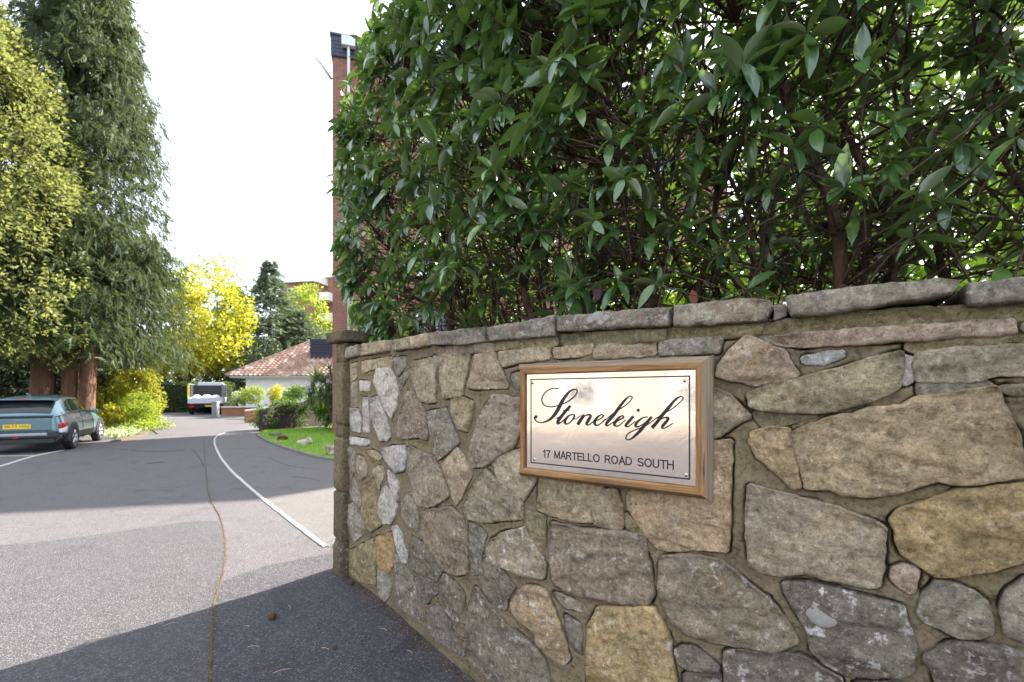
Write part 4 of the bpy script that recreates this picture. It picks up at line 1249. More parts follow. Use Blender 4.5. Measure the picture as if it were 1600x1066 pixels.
LF_CYP = leafmat('cypress_leaf', [(0.0, (0.05, 0.068, 0.026)), (0.5, (0.13, 0.15, 0.054)), (1.0, (0.29, 0.295, 0.10))], (0.44, 0.47, 0.11), 0.34, 0.7, .5, 0.2)
LF_CED = leafmat('cedar_leaf', [(0.0, (0.024, 0.042, 0.020)), (0.5, (0.054, 0.080, 0.036)), (1.0, (0.115, 0.14, 0.06))], (0.20, 0.25, 0.07), 0.22, 0.7, .5, 0.2)
LF_YEL = leafmat('golden_leaf', [(0.0, (0.13, 0.16, 0.02)), (0.5, (0.36, 0.36, 0.03)), (1.0, (0.66, 0.61, 0.07))], (0.74, 0.70, 0.06), 0.40, 0.6, .6, 0.2)
LF_DRK = leafmat('far_conifer_leaf', [(0.0, (0.06, 0.09, 0.055)), (0.5, (0.12, 0.16, 0.09)), (1.0, (0.20, 0.24, 0.12))], (0.14, 0.20, 0.06), 0.2, 0.7, .3, 0.2)
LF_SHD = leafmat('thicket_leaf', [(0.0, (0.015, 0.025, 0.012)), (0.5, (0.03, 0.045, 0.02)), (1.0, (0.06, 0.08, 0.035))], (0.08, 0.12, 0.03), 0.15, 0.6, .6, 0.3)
LF_LIM = leafmat('lime_leaf', [(0.0, (0.08, 0.13, 0.02)), (0.5, (0.17, 0.24, 0.035)), (1.0, (0.34, 0.38, 0.06))], (0.55, 0.65, 0.06), 0.40, 0.6, .6, 0.2)
LF_MID = leafmat('shrub_leaf', [(0.0, (0.03, 0.07, 0.015)), (0.5, (0.06, 0.13, 0.02)), (1.0, (0.13, 0.22, 0.035))], (0.25, 0.42, 0.04), 0.3, 0.5, .9, 0.4)
LF_GLD = leafmat('golden_hedge_leaf', [(0.0, (0.09, 0.11, 0.014)), (0.5, (0.22, 0.235, 0.02)), (1.0, (0.48, 0.45, 0.035))], (0.62, 0.60, 0.05), 0.33, 0.6, .9, 0.2)
LF_HED = leafmat('clipped_hedge_leaf', [(0.0, (0.03, 0.055, 0.016)), (0.5, (0.065, 0.105, 0.025)), (1.0, (0.12, 0.17, 0.04))], (0.22, 0.30, 0.05), 0.25, 0.6, .9, 0.3)
LF_VAR = leafmat('variegated_leaf', [(0.0, (0.10, 0.15, 0.06)), (0.45, (0.28, 0.36, 0.14)), (1.0, (0.70, 0.74, 0.50))], (0.6, 0.7, 0.3), 0.3, 0.5, 2.0, 0.4)
LF_BRT = leafmat('sunlit_leaf', [(0.0, (0.07, 0.14, 0.015)), (0.5, (0.14, 0.26, 0.022)), (1.0, (0.30, 0.42, 0.04))], (0.50, 0.74, 0.05), 0.42, 0.45, 1.0, 0.4)
BARK_R = m_bark('red_bark', (0.07, 0.040, 0.026), (0.20, 0.115, 0.075))
BARK_G = m_bark('grey_bark', (0.05, 0.04, 0.03), (0.13, 0.105, 0.08))
FR = frond(5, .75, .36, .11); FR_UP = frond(6, .10, .5, .12); DI = diamond(.55, .15)

def limbs(parent, base, tops, r0, mat, name='limb', n=6):
    base = Vector(base); off = parent.location
    for tp in tops:
        tp = Vector(tp); m = MB(); pts = []
        for k in range(n + 1):
            t = k / n; p = base.lerp(tp, t); p += Vector((noise.noise(p * .7), noise.noise(p * .7 + Vector((5, 1, 2))), 0)) * .25 * math.sin(math.pi * t)
            pts.append(p - off)
        m.tube(pts, [r0 * (1 - .8 * k / n) + .01 for k in range(n + 1)], 7); m.build(name, mat, parent, True)

def trunk(parent, pts, rad, mat, name='trunk', n=10):
    m = MB(); off = parent.location
    P2 = [Vector(p) for p in pts]; Q = []; RR = []
    for i in range(len(P2) - 1):
        for k in range(4):
            t = k / 4; p = P2[i].lerp(P2[i+1], t); w = .06 * rad[0]
            Q.append(p - off + Vector((noise.noise(p * 1.3), noise.noise(p * 1.3 + Vector((7, 0, 0))), 0)) * w); RR.append(rad[i] + (rad[i+1] - rad[i]) * t)
    Q.append(P2[-1] - off); RR.append(rad[-1]); RR[0] *= 1.35
    m.tube(Q, RR, n); return m.build(name, mat, parent, True)

# --- tall dark cedar with hanging sprays and reddish trunks (behind the parked car)
cx, cy = -17.6, 18.6
ced = empty('cedar_tree', (cx, cy, 0)); tag(ced, 'very tall dark cedar with drooping sprays and several reddish trunks behind the parked car', 'tree')
for (dx, dy, r, lx, ly) in ((-1.45, -.2, .42, .1, .2), (-.85, .35, .28, .1, .2), (-.42, -.1, .27, .1, 0), (.0, .25, .24, .15, .2), (.36, -.3, .22, .35, .1)):
    trunk(ced, [(cx+dx, cy+dy, -.05), (cx+dx+lx*.4, cy+dy+ly*.4, 3), (cx+dx*.8+lx, cy+dy*.8+ly, 7), (cx+dx*.4, cy+dy*.4, 13), (cx+dx*.15, cy+dy*.15, 20)], [r, r*.85, r*.7, r*.45, r*.12], BARK_R)
pos, dd = [], []
nb = 0
for i in range(700):
    t = random.random() ** .8; z = 3.6 + t * 20.8
    if i >= 540: z = random.uniform(3.3, 9.0)
    a = random.uniform(0, 2 * math.pi); rad = np.interp(z, [3.2, 6, 10, 14, 17.7, 21.5, 24.5], [4.2, 3.5, 2.9, 2.5, 1.6, .9, .3]) * random.uniform(.72, 1.08)
    if z < 7 and math.cos(a) < -.2: rad *= .9
    nseg = 44; tp = rng.random(nseg) ** .55
    r = rad * tp; zz = z + 0.20 * r - 0.16 * r * r * .55 + rng.normal(0, .22, nseg); aa = a + rng.normal(0, .20, nseg) / np.maximum(.35, tp)
    pos.append(np.stack([cx + r * np.cos(aa), cy + r * np.sin(aa), zz], -1))
    dd.append(np.stack([np.cos(aa) * .55, np.sin(aa) * .55, np.full(nseg, -.75)], -1) + rng.normal(0, .28, (nseg, 3)))
    if i % 12 == 0: limbs(ced, (cx, cy, z - .3), [(cx + rad * .8 * math.cos(a), cy + rad * .8 * math.sin(a), z + .1)], .07, BARK_R, 'branch', 3)
pos = np.concatenate(pos); dd = np.concatenate(dd)
ok = pos[:, 2] > 2.5; pos, dd = pos[ok], dd[ok]
crown('crown', ced, LF_CED, *FR, pos, dd, 0.44, roll=.8)

# --- yellowish cypress at the left edge
yx, yy = -18.6, 15.2
cyp = empty('cypress_tree', (yx, yy, 0)); tag(cyp, 'bushy yellow green cypress filling the left edge in front of the dark cedar', 'tree')
trunk(cyp, [(yx, yy, -.05), (yx + .1, yy, 4), (yx, yy, 9), (yx, yy, 14)], [.34, .28, .18, .05], BARK_R)
n = 520; a = rng.uniform(0, 2 * np.pi, n); z = 3.0 + 12.0 * rng.random(n) ** .9
rad = np.interp(z, [2.6, 4, 7, 10, 13, 15.4], [2.9, 3.7, 3.75, 3.15, 2.0, .3]) * rng.uniform(.55, 1.03, n)
cen = np.stack([yx + rad * np.cos(a), yy + rad * np.sin(a), z], -1)
pos, d = clump_points(cen, rng.uniform(.4, .75, n), 130, 1.1)
outw = pos - np.array([yx, yy, 0]); outw[:, 2] = 0; outw /= np.linalg.norm(outw, axis=1)[:, None]
crown('crown', cyp, LF_CYP, *DI, pos, outw * .5 + d * .7 + np.array([0, 0, .1]) + rng.normal(0, .5, pos.shape), .15, roll=1.2)

# --- golden tree
def broad(name, label, x, y, zc, rx, ry, rz, mat, ncl, rc, m, size, trunk_h, bark=BARK_G, tr=.16, group=None, cat='tree', squash=.75, shell=.55, inner=.35):
    t = empty(name, (x, y, 0)); tag(t, label, cat, group)
    d = sphere_dirs(ncl); r = (inner + (1 - inner) * rng.random(ncl) ** .4)
    cen = np.array([x, y, zc]) + d * r[:, None] * np.array([rx, ry, rz])
    keep = cen[:, 2] > rc * .5; cen = cen[keep]
    if trunk_h > 0:
        trunk(t, [(x, y, -.05), (x + .1, y, trunk_h * .5), (x, y, trunk_h)], [tr, tr * .8, tr * .6], bark)
        limbs(t, (x, y, trunk_h * .8), [tuple(c) for c in cen[:9]], tr * .45, bark, 'limb')
    pos, dd_ = clump_points(cen, rc * rng.uniform(.7, 1.3, len(cen)), m, squash, shell)
    pos[:, 2] = np.maximum(pos[:, 2], .04)
    crown('crown', t, mat, *DI, pos, dd_ + rng.normal(0, .6, dd_.shape), size, roll=.9)
    return t
broad('golden_tree', 'bright golden yellow leafy tree beyond the cedar', -28.6, 42.5, 8.2, 4.3, 3.4, 5.3, LF_YEL, 135, .90, 62, .34, 5.0, shell=.3)
broad('golden_tree', 'low spreading bough of golden leaves above the clipped hedge', -30.2, 41.5, 4.3, 2.6, 2.0, 1.4, LF_YEL, 45, .7, 50, .32, 3.0, shell=.3)
broad('ash_tree', 'thin pale green tree top showing behind the golden tree', -30.5, 47, 11.8, 4.2, 3, 4.4, LF_LIM, 70, .9, 34, .32, 9, shell=.2)
broad('birch_tree', 'light green feathery tree beside the brick tower far behind the bungalow', -24.8, 54, 8.8, 3.2, 3, 5.8, LF_LIM, 80, .9, 55, .34, 5)
broad('holly_tree', 'dark rounded evergreen in front of the distant flats', -24.2, 50, 6.4, 3.4, 2.5, 4.8, LF_DRK, 80, .8, 60, .3, 3.5)
broad('holly_tree', 'dark low evergreen under the tall conifer left of the bungalow roof', -24.6, 44.5, 3.6, 2.8, 2.2, 3.2, LF_DRK, 80, .8, 60, .3, 2.5)

def spire(name, label, x, y, h, r, zb, mat, n, size, bark=BARK_G, group=None):
    t = empty(name, (x, y, 0)); tag(t, label, 'tree', group)
    trunk(t, [(x, y, -.05), (x, y, h * .5), (x, y, h * .97)], [.25, .15, .03], bark)
    pos, d = [], []
    for i in range(n):
        z = zb + (h - zb) * random.random() ** 1.1; a = random.uniform(0, 6.283); rr = r * (1 - (z - zb) / (h - zb)) ** .75 * random.uniform(.8, 1.1) + .15
        m = 12; tp = rng.random(m) ** .6; ra = rr * tp
        pos.append(np.stack([x + ra * np.cos(a + rng.normal(0, .2, m)), y + ra * np.sin(a + rng.normal(0, .2, m)), z - .12 * ra + rng.normal(0, .12, m)], -1))
        d.append(np.tile([math.cos(a), math.sin(a), -.25], (m, 1)) + rng.normal(0, .3, (m, 3)))
    crown('crown', t, mat, *FR_UP, np.concatenate(pos), np.concatenate(d), size, roll=.5)
spire('fir_tree', 'pointed dark conifer standing tallest behind the bungalow', -25.2, 47.5, 15.4, 4.4, 1.2, LF_DRK, 640, .46)
spire('fir_tree', 'dark conifer half hidden behind the golden tree', -29.8, 49, 13.0, 4.6, 1.2, LF_DRK, 560, .46)
spire('fir_tree', 'short blue green conifer nearest the distant flats', -22.9, 49.0, 10.4, 4.4, 1.0, LF_DRK, 480, .46)

# dark laurel thicket under the trees behind the car
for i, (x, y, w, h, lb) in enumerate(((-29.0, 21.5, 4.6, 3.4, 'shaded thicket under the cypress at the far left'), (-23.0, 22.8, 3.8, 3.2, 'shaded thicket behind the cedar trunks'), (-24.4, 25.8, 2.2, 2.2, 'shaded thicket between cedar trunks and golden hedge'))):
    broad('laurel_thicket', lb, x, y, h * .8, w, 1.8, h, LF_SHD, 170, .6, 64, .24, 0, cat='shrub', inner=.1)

# golden conifer hedge, round shrub and edging plants on the left verge
def box_hedge(name, label, x0, x1, y0, y1, z1, mat, dens, size, rz=0.0, group=None):
    c = Vector(((x0+x1)/2, (y0+y1)/2, 0)); t = empty(name, c, 0); tag(t, label, 'hedge', group)
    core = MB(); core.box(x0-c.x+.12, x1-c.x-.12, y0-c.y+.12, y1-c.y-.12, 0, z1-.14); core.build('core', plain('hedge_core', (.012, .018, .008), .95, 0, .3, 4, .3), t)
    W, Dp = x1-x0, y1-y0; pos, d = [], []
    for (n, fn, nr) in ((int(W*z1*dens), lambda u, v: (x0+u*W, y0, v*z1), (0, -1, .2)), (int(W*z1*dens*.4), lambda u, v: (x0+u*W, y1, v*z1), (0, 1, .2)), (int(Dp*z1*dens), lambda u, v: (x0, y0+u*Dp, v*z1), (-1, 0, .2)),
                        (int(Dp*z1*dens), lambda u, v: (x1, y0+u*Dp, v*z1), (1, 0, .2)), (int(W*Dp*dens), lambda u, v: (x0+u*W, y0+v*Dp, z1), (0, 0, 1))):
        for _ in range(n):
            p = np.array(fn(random.random(), random.random())); p = p + np.array(nr) * (.10 * noise.noise(Vector(p) * 1.7) - random.random() * .10); p[2] = max(p[2], .05); pos.append(p); d.append(np.array(nr) + rng.normal(0, .7, 3))
    crown('foliage', t, mat, *DI, np.array(pos), np.array(d), size, roll=.9)
    return t
broad('golden_conifer', 'tall golden conifer clump with a sunlit edge beside the driveway', -18.15, 22.2, 1.35, .85, .9, 1.55, LF_GLD, 90, .32, 60, .15, 0, cat='shrub')
broad('golden_conifer', 'golden conifer clump in half shade next to the cedar trunks', -19.8, 22.6, 1.3, 1.05, .9, 1.5, LF_GLD, 80, .32, 55, .15, 0, cat='shrub')
broad('round_shrub', 'clipped round green shrub at the edge of the driveway', -16.95, 20.6, .84, .70, .65, .72, LF_LIM, 100, .2, 60, .08, 0, cat='shrub', inner=.75)
broad('yellow_plant', 'low plant with vivid yellow leaves between car and round shrub', -17.45, 19.9, .68, .5, .4, .42, LF_YEL, 30, .2, 26, .13, 0, cat='plant')
for i, (px_, py_, w, lb) in enumerate(((182, 664, .55, 'tan dry clump of ground cover just right of the car'), (212, 668, .55, 'pale green ground cover under the round shrub'), (236, 664, .5, 'green leafy ground cover at the sunny corner of the verge'))):
    p = gnd(px_, py_ + 8)
    broad('ground_cover', lb, p.x, p.y + .3, .16, w, .5, .25, (LF_VAR, LF_LIM, LF_LIM)[i], 26, .18, 30, .09, 0, cat='plant')
# ivy and litter over the verge
n = 2600; u = rng.random(n); a = np.array([-13.3, 15.6]); b = np.array([-21.0, 27.4])
base = a + (b - a) * u[:, None] + np.stack([-np.abs(rng.normal(0, .9, n)) - .05, np.abs(rng.normal(0, .3, n))], -1)
pos = np.concatenate([base, (.06 + .10 * rng.random(n))[:, None]], 1)
iv = empty('verge_ivy', (-16, 20, 0)); tag(iv, 'low ivy and dry leaves covering the sunny verge', 'ground cover', kind='stuff')
o = crown('leaves', iv, LF_VAR, *DI, pos, sphere_dirs(n) + np.array([0, 0, .6]), .12, roll=.6); o['kind'] = 'stuff'

box_hedge('clipped_hedge', 'square clipped dark green hedge behind the open truck', -31.5, -24.2, 38.4, 39.8, 2.5, LF_HED, 95, .16)

# sunlit shrubs on the garden side, glimpsed through the stems
for (x, y, zc, rx, rz, h, lb) in ((2.3, 6.0, 2.6, 1.0, 1.3, 1.2, 'bright sunlit shrub glimpsed through stems above the sign'), (3.9, 6.4, 2.8, 1.4, 1.6, 1.2, 'bright sunlit shrub glimpsed through stems right of the sign'),
                              (6.0, 5.4, 3.1, 1.8, 1.8, 1.2, 'bright sunlit shrub glimpsed through stems at the right edge'),
                              (8.6, 3.6, 3.3, 1.8, 2.0, 1.2, 'bright sunlit shrub beyond the right end of the hedge')):
    broad('sunlit_shrub', lb, x, y, zc, rx, .8, rz, LF_BRT, 60, .42, 46, .15, h, tr=.06, cat='shrub', shell=.3)
broad('garden_tree', 'leafy green tree rising behind the hedge on the right', 7.0, 7.2, 5.0, 3.3, 1.5, 3.0, LF_MID, 150, .65, 60, .2, 3.2, tr=.12, shell=.3)

# far belt of trees closing the view beyond the drive and the left-hand garden
n = 420; xx = rng.uniform(-95, -34, n); cen = np.stack([xx, 62 + rng.uniform(-6, 6, n) + (xx + 60) * -.25, rng.uniform(.5, 9.5, n)], -1)
n2 = 260; cen2 = np.stack([rng.uniform(-62, -31, n2), rng.uniform(27, 33, n2), rng.uniform(.3, 4.6, n2)], -1)
pos, d = clump_points(np.concatenate([cen, cen2]), 1.5, 44, .8, .3)
pos[:, 2] = np.maximum(pos[:, 2], .05)
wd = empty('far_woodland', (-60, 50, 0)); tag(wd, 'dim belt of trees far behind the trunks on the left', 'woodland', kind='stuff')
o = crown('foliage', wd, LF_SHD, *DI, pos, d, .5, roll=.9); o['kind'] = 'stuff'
# ------------------------------------------------------------------ buildings
BRICK = m_brick('red_brick', lin(148, 98, 86), lin(126, 80, 72), lin(150, 128, 116))
BRICK_L = m_brick('orange_brick', lin(186, 122, 88), lin(160, 98, 74), lin(176, 150, 130), axis='xz')
BRICK_D = m_brick('dark_brick', lin(72, 60, 58), lin(54, 46, 46), lin(88, 80, 76), axis='xz')
SLATE = plain('slate_hanging', lin(52, 54, 72), 0.6, 0, .25, 3, .3)
WPAINT = plain('white_paint', (.78, .78, .77), .6, 0, .05, 3, .1)
WALLW = plain('white_render', (.88, .89, .91), .9, 0, .06, 2, .3)
PIPE = plain('grey_pipe', (.62, .63, .65), .5, 0, .1, 5, 0)
GLASS = plain('window_glass', (.03, .04, .05), .06, 0, .1, 1, 0)
NAVY = plain('dark_louvre', lin(38, 40, 56), .6, 0, .15, 4, .1)

# --- brick tower block
bx, by = -7.02, 17.8
tower = empty('brick_block', (bx, by, 0), math.atan2(1.1, 4.2))
tag(tower, 'tall red brick block of flats with dark parapet behind the evergreen hedge', 'building')
BWd, BDp, BHt = 18.2, 3.4, 15.6
mb = MB(); mb.box(0, BWd, 0, BDp, -.05, BHt - .82); mb.build('wall', BRICK, tower)
mb = MB(); mb.box(-.05, BWd + .05, -.06, BDp + .05, BHt - .818, BHt); mb.build('parapet', SLATE, tower)
par = tower.children[-1]
for i in range(5):
    mb = MB(); mb.box(-.06, BWd + .06, -.075, -.062, BHt - .79 + i * .14, BHt - .79 + i * .14 + .118); mb.build('slate_course', SLATE, par)
mb = MB(); mb.box(-.10, BWd + .1, -.12, BDp + .1, BHt + .002, BHt + .07); mb.build('coping', plain('lead_coping', (.10, .11, .14), .5), par)
# rainwater hopper and pipe
mb = MB(); mb.box(.36, .86, -.34, -.13, BHt - .50, BHt - .12); hop = mb.build('hopper', PIPE, tower, bevel=.02)
mb = MB(); mb.tube([(.61, -.22, BHt - .50), (.61, -.16, BHt - .8), (.61, -.16, .2)], .055, 10); mb.build('downpipe', PIPE, tower, True)
for z in (3, 6, 9, 12): 
    mb = MB(); mb.box(.53, .69, -.16, -.002, z, z + .06); mb.build('pipe_bracket', PIPE, tower)
# security lamp arm at the roof corner
mb = MB(); mb.tube([(-.05, .2, BHt - 1.6), (-.40, -.1, BHt - 1.25), (-.62, -.15, BHt - 1.05)], .05, 8); mb.build('lamp_arm', PIPE, tower, True)
# windows of each floor (white frames)
for fl in range(5):
    z0 = 1.0 + fl * 2.75
    for x0 in (3.2, 6.4, 10.0, 13.6):
        mb = MB(); mb.box(x0, x0 + 1.7, -.03, .05, z0, z0 + 1.3); w_ = mb.build('window', WPAINT, tower)
        for q in range(2):
            mb = MB(); mb.box(x0 + .08 + q * .80, x0 + .84 + q * .80 - .04, -.036, -.031, z0 + .08, z0 + 1.22); mb.build('pane', GLASS, w_)
        mb = MB(); mb.box(x0 - .05, x0 + 1.75, -.07, -.002, z0 - .09, z0 - .003); mb.build('sill', WPAINT, w_)

# --- bungalow / garage with pantiled hip roof
def m_tiles():
    t = MT('clay_tiles'); c = t.coord()
    wn_ = t.n('TexWhiteNoise', noise_dimensions='2D'); sp = t.n('SeparateXYZ'); t.l(c, sp.inputs[0]); cb = t.n('CombineXYZ')
    t.l(t.math('FLOOR', t.math('DIVIDE', sp.outputs[0], .36)), cb.inputs[0]); t.l(t.math('FLOOR', t.math('DIVIDE', sp.outputs[1], .30)), cb.inputs[1]); t.l(cb.outputs[0], wn_.inputs[0])
    col = t.ramp(wn_.outputs[0], [(0.0, lin(158, 128, 116)), (.35, lin(178, 148, 132)), (.8, lin(190, 162, 146)), (1.0, lin(224, 208, 194))])
    col = t.mix(t.math('MULTIPLY', t.noise(c, 2.2, 5), .5), col, lin(120, 100, 84))
    return t.set(col, .9, 0, None, .2)
TILES = m_tiles()
gx0, gy0 = -21.4, 34.5
bun = empty('bungalow', (gx0, gy0, 0)); tag(bun, 'low white bungalow with brown pantiled hip roof beyond the shrubs', 'building')
GW, GD, EZ = 13.0, 9.0, 2.95
mb = MB(); mb.box(.9, GW, .55, GD, -.05, EZ - .1); mb.build('wall', WALLW, bun)
mb = MB(); mb.box(0.02, GW + .5, .02, .14, EZ - .16, EZ - .005); mb.build('fascia', WPAINT, bun)
mb = MB(); mb.box(0.02, .14, .145, GD + .4, EZ - .16, EZ - .005); mb.build('fascia', WPAINT, bun)
mb = MB(); mb.tube([(0, -.04, EZ - .06), (GW + .5, -.04, EZ - .06)], .055, 8); mb.build('gutter', PIPE, bun, True)
# tiled faces: corrugated courses with overlapping steps
def tiled(name, a, b, c, d_, wave=.36, course=.34):
    """face a-b along the eaves, c-d the top edge (c above b)"""
    a, b, c, d_ = map(Vector, (a, b, c, d_)); L = (b - a).length; Hh = ((c + d_) / 2 - (a + b) / 2).length
    nu = int(L / wave * 4); nv = int(Hh / course); nrm = (b - a).cross(c - b).normalized()
    vs = []; fs = []
    for j in range(nv):
        for e in (0, 1):
            v = min(1, (j + e) / nv)
            p0 = a.lerp(d_, v); p1 = b.lerp(c, v)
            for i in range(nu + 1):
                w = p0.lerp(p1, i / nu); along = (w - a).dot((b - a).normalized())
                vs.append(w + nrm * (.075 * math.cos(2 * math.pi * along / wave) + (.045 if e == 0 else 0)))
    W = nu + 1
    for j in range(nv):
        for e in range(2 if j < nv - 1 else 1):
            r = 2 * j + e
            for i in range(nu): fs.append((r*W+i, r*W+i+1, (r+1)*W+i+1, (r+1)*W+i))
    o = link(name, mesh(name, vs, fs, False), TILES, bun); o['kind'] = 'stuff'
    return o
RZ = 6.1
tiled('roof_tiles', (-.25, -.15, EZ), (GW + .5, -.15, EZ), (GW + .5, GD / 2, RZ), (4.3, GD / 2, RZ))
tiled('roof_tiles', (-.25, GD + .15, EZ), (-.25, -.15, EZ), (4.3, GD / 2, RZ), (4.3, GD / 2 + .01, RZ))
mb = MB(); mb.tube([(-.25, -.15, EZ + .06), (4.3, GD / 2, RZ + .05), (GW + .5, GD / 2, RZ + .05)], .10, 8); mb.build('ridge_tiles', TILES, bun, True)
mb = MB(); mb.add([(-.24, -.14, EZ - .01), (GW + .5, -.14, EZ - .01), (GW + .5, GD + .1, EZ - .01), (-.24, GD + .1, EZ - .01)], [(0, 3, 2, 1)]); mb.build('soffit', WPAINT, bun)
# dark louvred box on the roof, next to the tower
q = at(485, 552, 36.5) - bun.location; q2 = at(535, 530, 36.5) - bun.location
box = MB(); box.box(q.x, q2.x, q.y, q.y + 1.6, q.z - .5, q2.z); dm = box.build('dormer', NAVY, bun)
for i in range(5):
    z = q.z + .06 + i * (q2.z - q.z - .06) / 5
    mb = MB(); mb.box(q.x - .03, q2.x, q.y - .06, q.y - .003, z, z + .16); mb.build('slat', NAVY, dm)

# --- far flats
fx, fy = -31.6, 62.0
fl_ = empty('distant_flats', (fx, fy, 0), R(-12)); tag(fl_, 'distant brown brick flats with white flat roof edge above the trees', 'building')
FB = m_brick('brown_brick', lin(168, 126, 98), lin(150, 108, 84), lin(150, 128, 112))
zt = CAMH + (HOR - 432) / F * fy
mb = MB(); mb.box(0, 5.3, 0, 8, -.1, zt - 1.0); mb.build('wall', FB, fl_)
mb = MB(); mb.box(-.4, 5.6, -.4, 8.4, zt - .998, zt - .1); mb.build('roof', WPAINT, fl_)
mb = MB(); mb.box(4.6, 12, 2.5, 10, -.1, zt + .1); mb.build('wall', FB, fl_)
mb = MB(); mb.box(4.3, 12.4, 2.1, 10.4, zt + .102, zt + 1.0); mb.build('roof', WPAINT, fl_)
for fl in range(5):
    z0 = zt - 3.2 - fl * 2.8
    mb = MB(); mb.box(5.3 + .15, 6.9, .6, 2.45, z0 - .15, z0 + .9); b_ = mb.build('balcony', WPAINT, fl_)
    mb = MB(); mb.box(1.2, 2.8, -.05, .05, z0 + .2, z0 + 1.5); w_ = mb.build('window', WPAINT, fl_)
    mb = MB(); mb.box(1.28, 2.72, -.056, -.051, z0 + .28, z0 + 1.42); mb.build('pane', GLASS, w_)

# --- low walls by the ramp
def run_wall(name, label, p0, p1, th, h0, h1, mat, cop, cap=.05, over=.03, z0=-.05):
    p0, p1 = Vector(p0), Vector(p1); d = p1 - p0; L = d.length
    t = empty(name, (p0.x, p0.y, 0), math.atan2(d.y, d.x)); tag(t, label, 'wall')
    m = MB(); m.add([(0, 0, z0), (L, 0, z0), (L, th, z0), (0, th, z0), (0, 0, h0), (L, 0, h1), (L, th, h1), (0, th, h0)], [(0,3,2,1),(4,5,6,7),(0,1,5,4),(1,2,6,5),(2,3,7,6),(3,0,4,7)]); m.build('brickwork', mat, t)
    if cop is not None:
        n = max(2, int(L / .6))
        for i in range(n):
            a, b = L * i / n + .004, L * (i + 1) / n - .004; za, zb = h0 + (h1 - h0) * a / L + .002, h0 + (h1 - h0) * b / L + .002
            m = MB(); m.add([(a, -over, za), (b, -over, zb), (b, th + over, zb), (a, th + over, za), (a, -over, za + cap), (b, -over, zb + cap), (b, th + over, zb + cap), (a, th + over, za + cap)],
                            [(0,3,2,1),(4,5,6,7),(0,1,5,4),(1,2,6,5),(2,3,7,6),(3,0,4,7)]); m.build('coping_slab', cop, t)
    return t
CREAM = plain('pale_coping', (.62, .57, .50), .85, 0, .12, 4, .3)
p0 = gnd(384, 661); p1 = Vector((-11.7, 27.6, 0))
run_wall('ramp_wall', 'low orange brick wall with sloping pale coping by the ramp', p0, p1, .22, .62, 1.10, BRICK_L, CREAM, .07)
p0 = gnd(411, 674); p1 = Vector((-9.2, 23.2, 0))
run_wall('dark_wall', 'dark brick retaining wall with ivy beside the lawn', p0, p1, .22, .92, 1.42, BRICK_D, None)
a = gnd(346, 649); b = Vector((-14.6, 33.2, 0))
run_wall('drive_wall', 'low brick wall with white coping left of the ramp, next to the grey post', a, b, .22, .55, .62, BRICK_L, WPAINT, .10, .05)
# ivy over the end of the dark wall
broad('ivy_clump', 'ivy clump hanging over the end of the dark brick wall', gnd(405, 673).x + .12, gnd(405, 673).y + .2, .58, .42, .5, .55, LF_MID, 40, .22, 34, .10, 0, cat='plant')
broad('ivy_clump', 'ivy trailing along the top of the dark brick wall', -10.25, 20.6, 1.08, .55, .4, .2, LF_MID, 30, .2, 30, .10, 0, cat='plant')
# grey post
p = gnd(337, 653); post = empty('grey_post', (p.x, p.y, 0)); tag(post, 'short square grey gate post at the ramp corner', 'post')
mb = MB(); mb.box(-.17, .17, -.15, .15, -.05, 1.03); mb.build('shaft', plain('post_grey', (.30, .31, .34), .7), post, bevel=.015)
mb = MB(); mb.box(-.19, .19, -.17, .17, 1.032, 1.08); mb.build('cap', plain('post_cap', (.40, .40, .42), .7), post)

# shrubs in front of the bungalow
for (px_, py_, Y, rx, rz, mt, lb) in ((378, 621, 31.5, .42, .38, LF_VAR, 'silvery variegated shrub in front of the white bungalow, leftmost'), (396, 617, 31.0, .62, .55, LF_LIM, 'lime green rounded shrub in front of the white bungalow'),
                                  (434, 618, 30.0, .42, .55, LF_YEL, 'vivid yellow shrub against the white bungalow wall'), (452, 622, 29.5, .38, .40, LF_VAR, 'small pale shrub beside the vivid yellow one'),
                                  (462, 614, 29.0, .50, .42, LF_MID, 'green shrub with rusty tips at the top of the ramp wall')):
    c = at(px_, py_, Y); broad('garden_shrub', lb, c.x, c.y, c.z, rx, .6, rz, mt, 45, .24, 40, .11, 0, cat='shrub')
# spiky dark shrub at the tower corner
def spiky(name, label, x, y, zc, n, L, mat):
    t = empty(name, (x, y, 0)); tag(t, label, 'shrub')
    limbs(t, (x, y, 0), [(x + random.uniform(-.5, .5), y + random.uniform(-.3, .3), zc + random.uniform(-.3, .6)) for _ in range(5)], .04, BARK_G, 'stem')
    cen = np.array([x, y, zc]) + rng.normal(0, 1, (34, 3)) * np.array([.50, .35, .48]); cen[:, 2] = np.maximum(cen[:, 2], .25)
    pos = np.repeat(cen, n, 0); d = sphere_dirs(len(pos)) + np.array([0, 0, .35])
    tv = np.array([(0, -.03, 0), (.45, -.035, .02), (1, 0, -.2), (.45, .035, .02), (0, .03, 0)]); tf = np.array([(0, 1, 3), (0, 3, 4), (1, 2, 3)])
    crown('crown', t, mat, tv, tf, pos, d, L, roll=.4)
spiky('spiky_shrub', 'dark spiky leaved shrub at the corner of the brick block by the lawn', gnd(494, 672).x, gnd(494, 672).y + 1.0, 1.05, 42, .55, LF_MID)
spiky('spiky_shrub', 'taller spiky shrub against the brick block, above the dark wall', -7.7, 19.6, 1.8, 30, .5, LF_DRK)

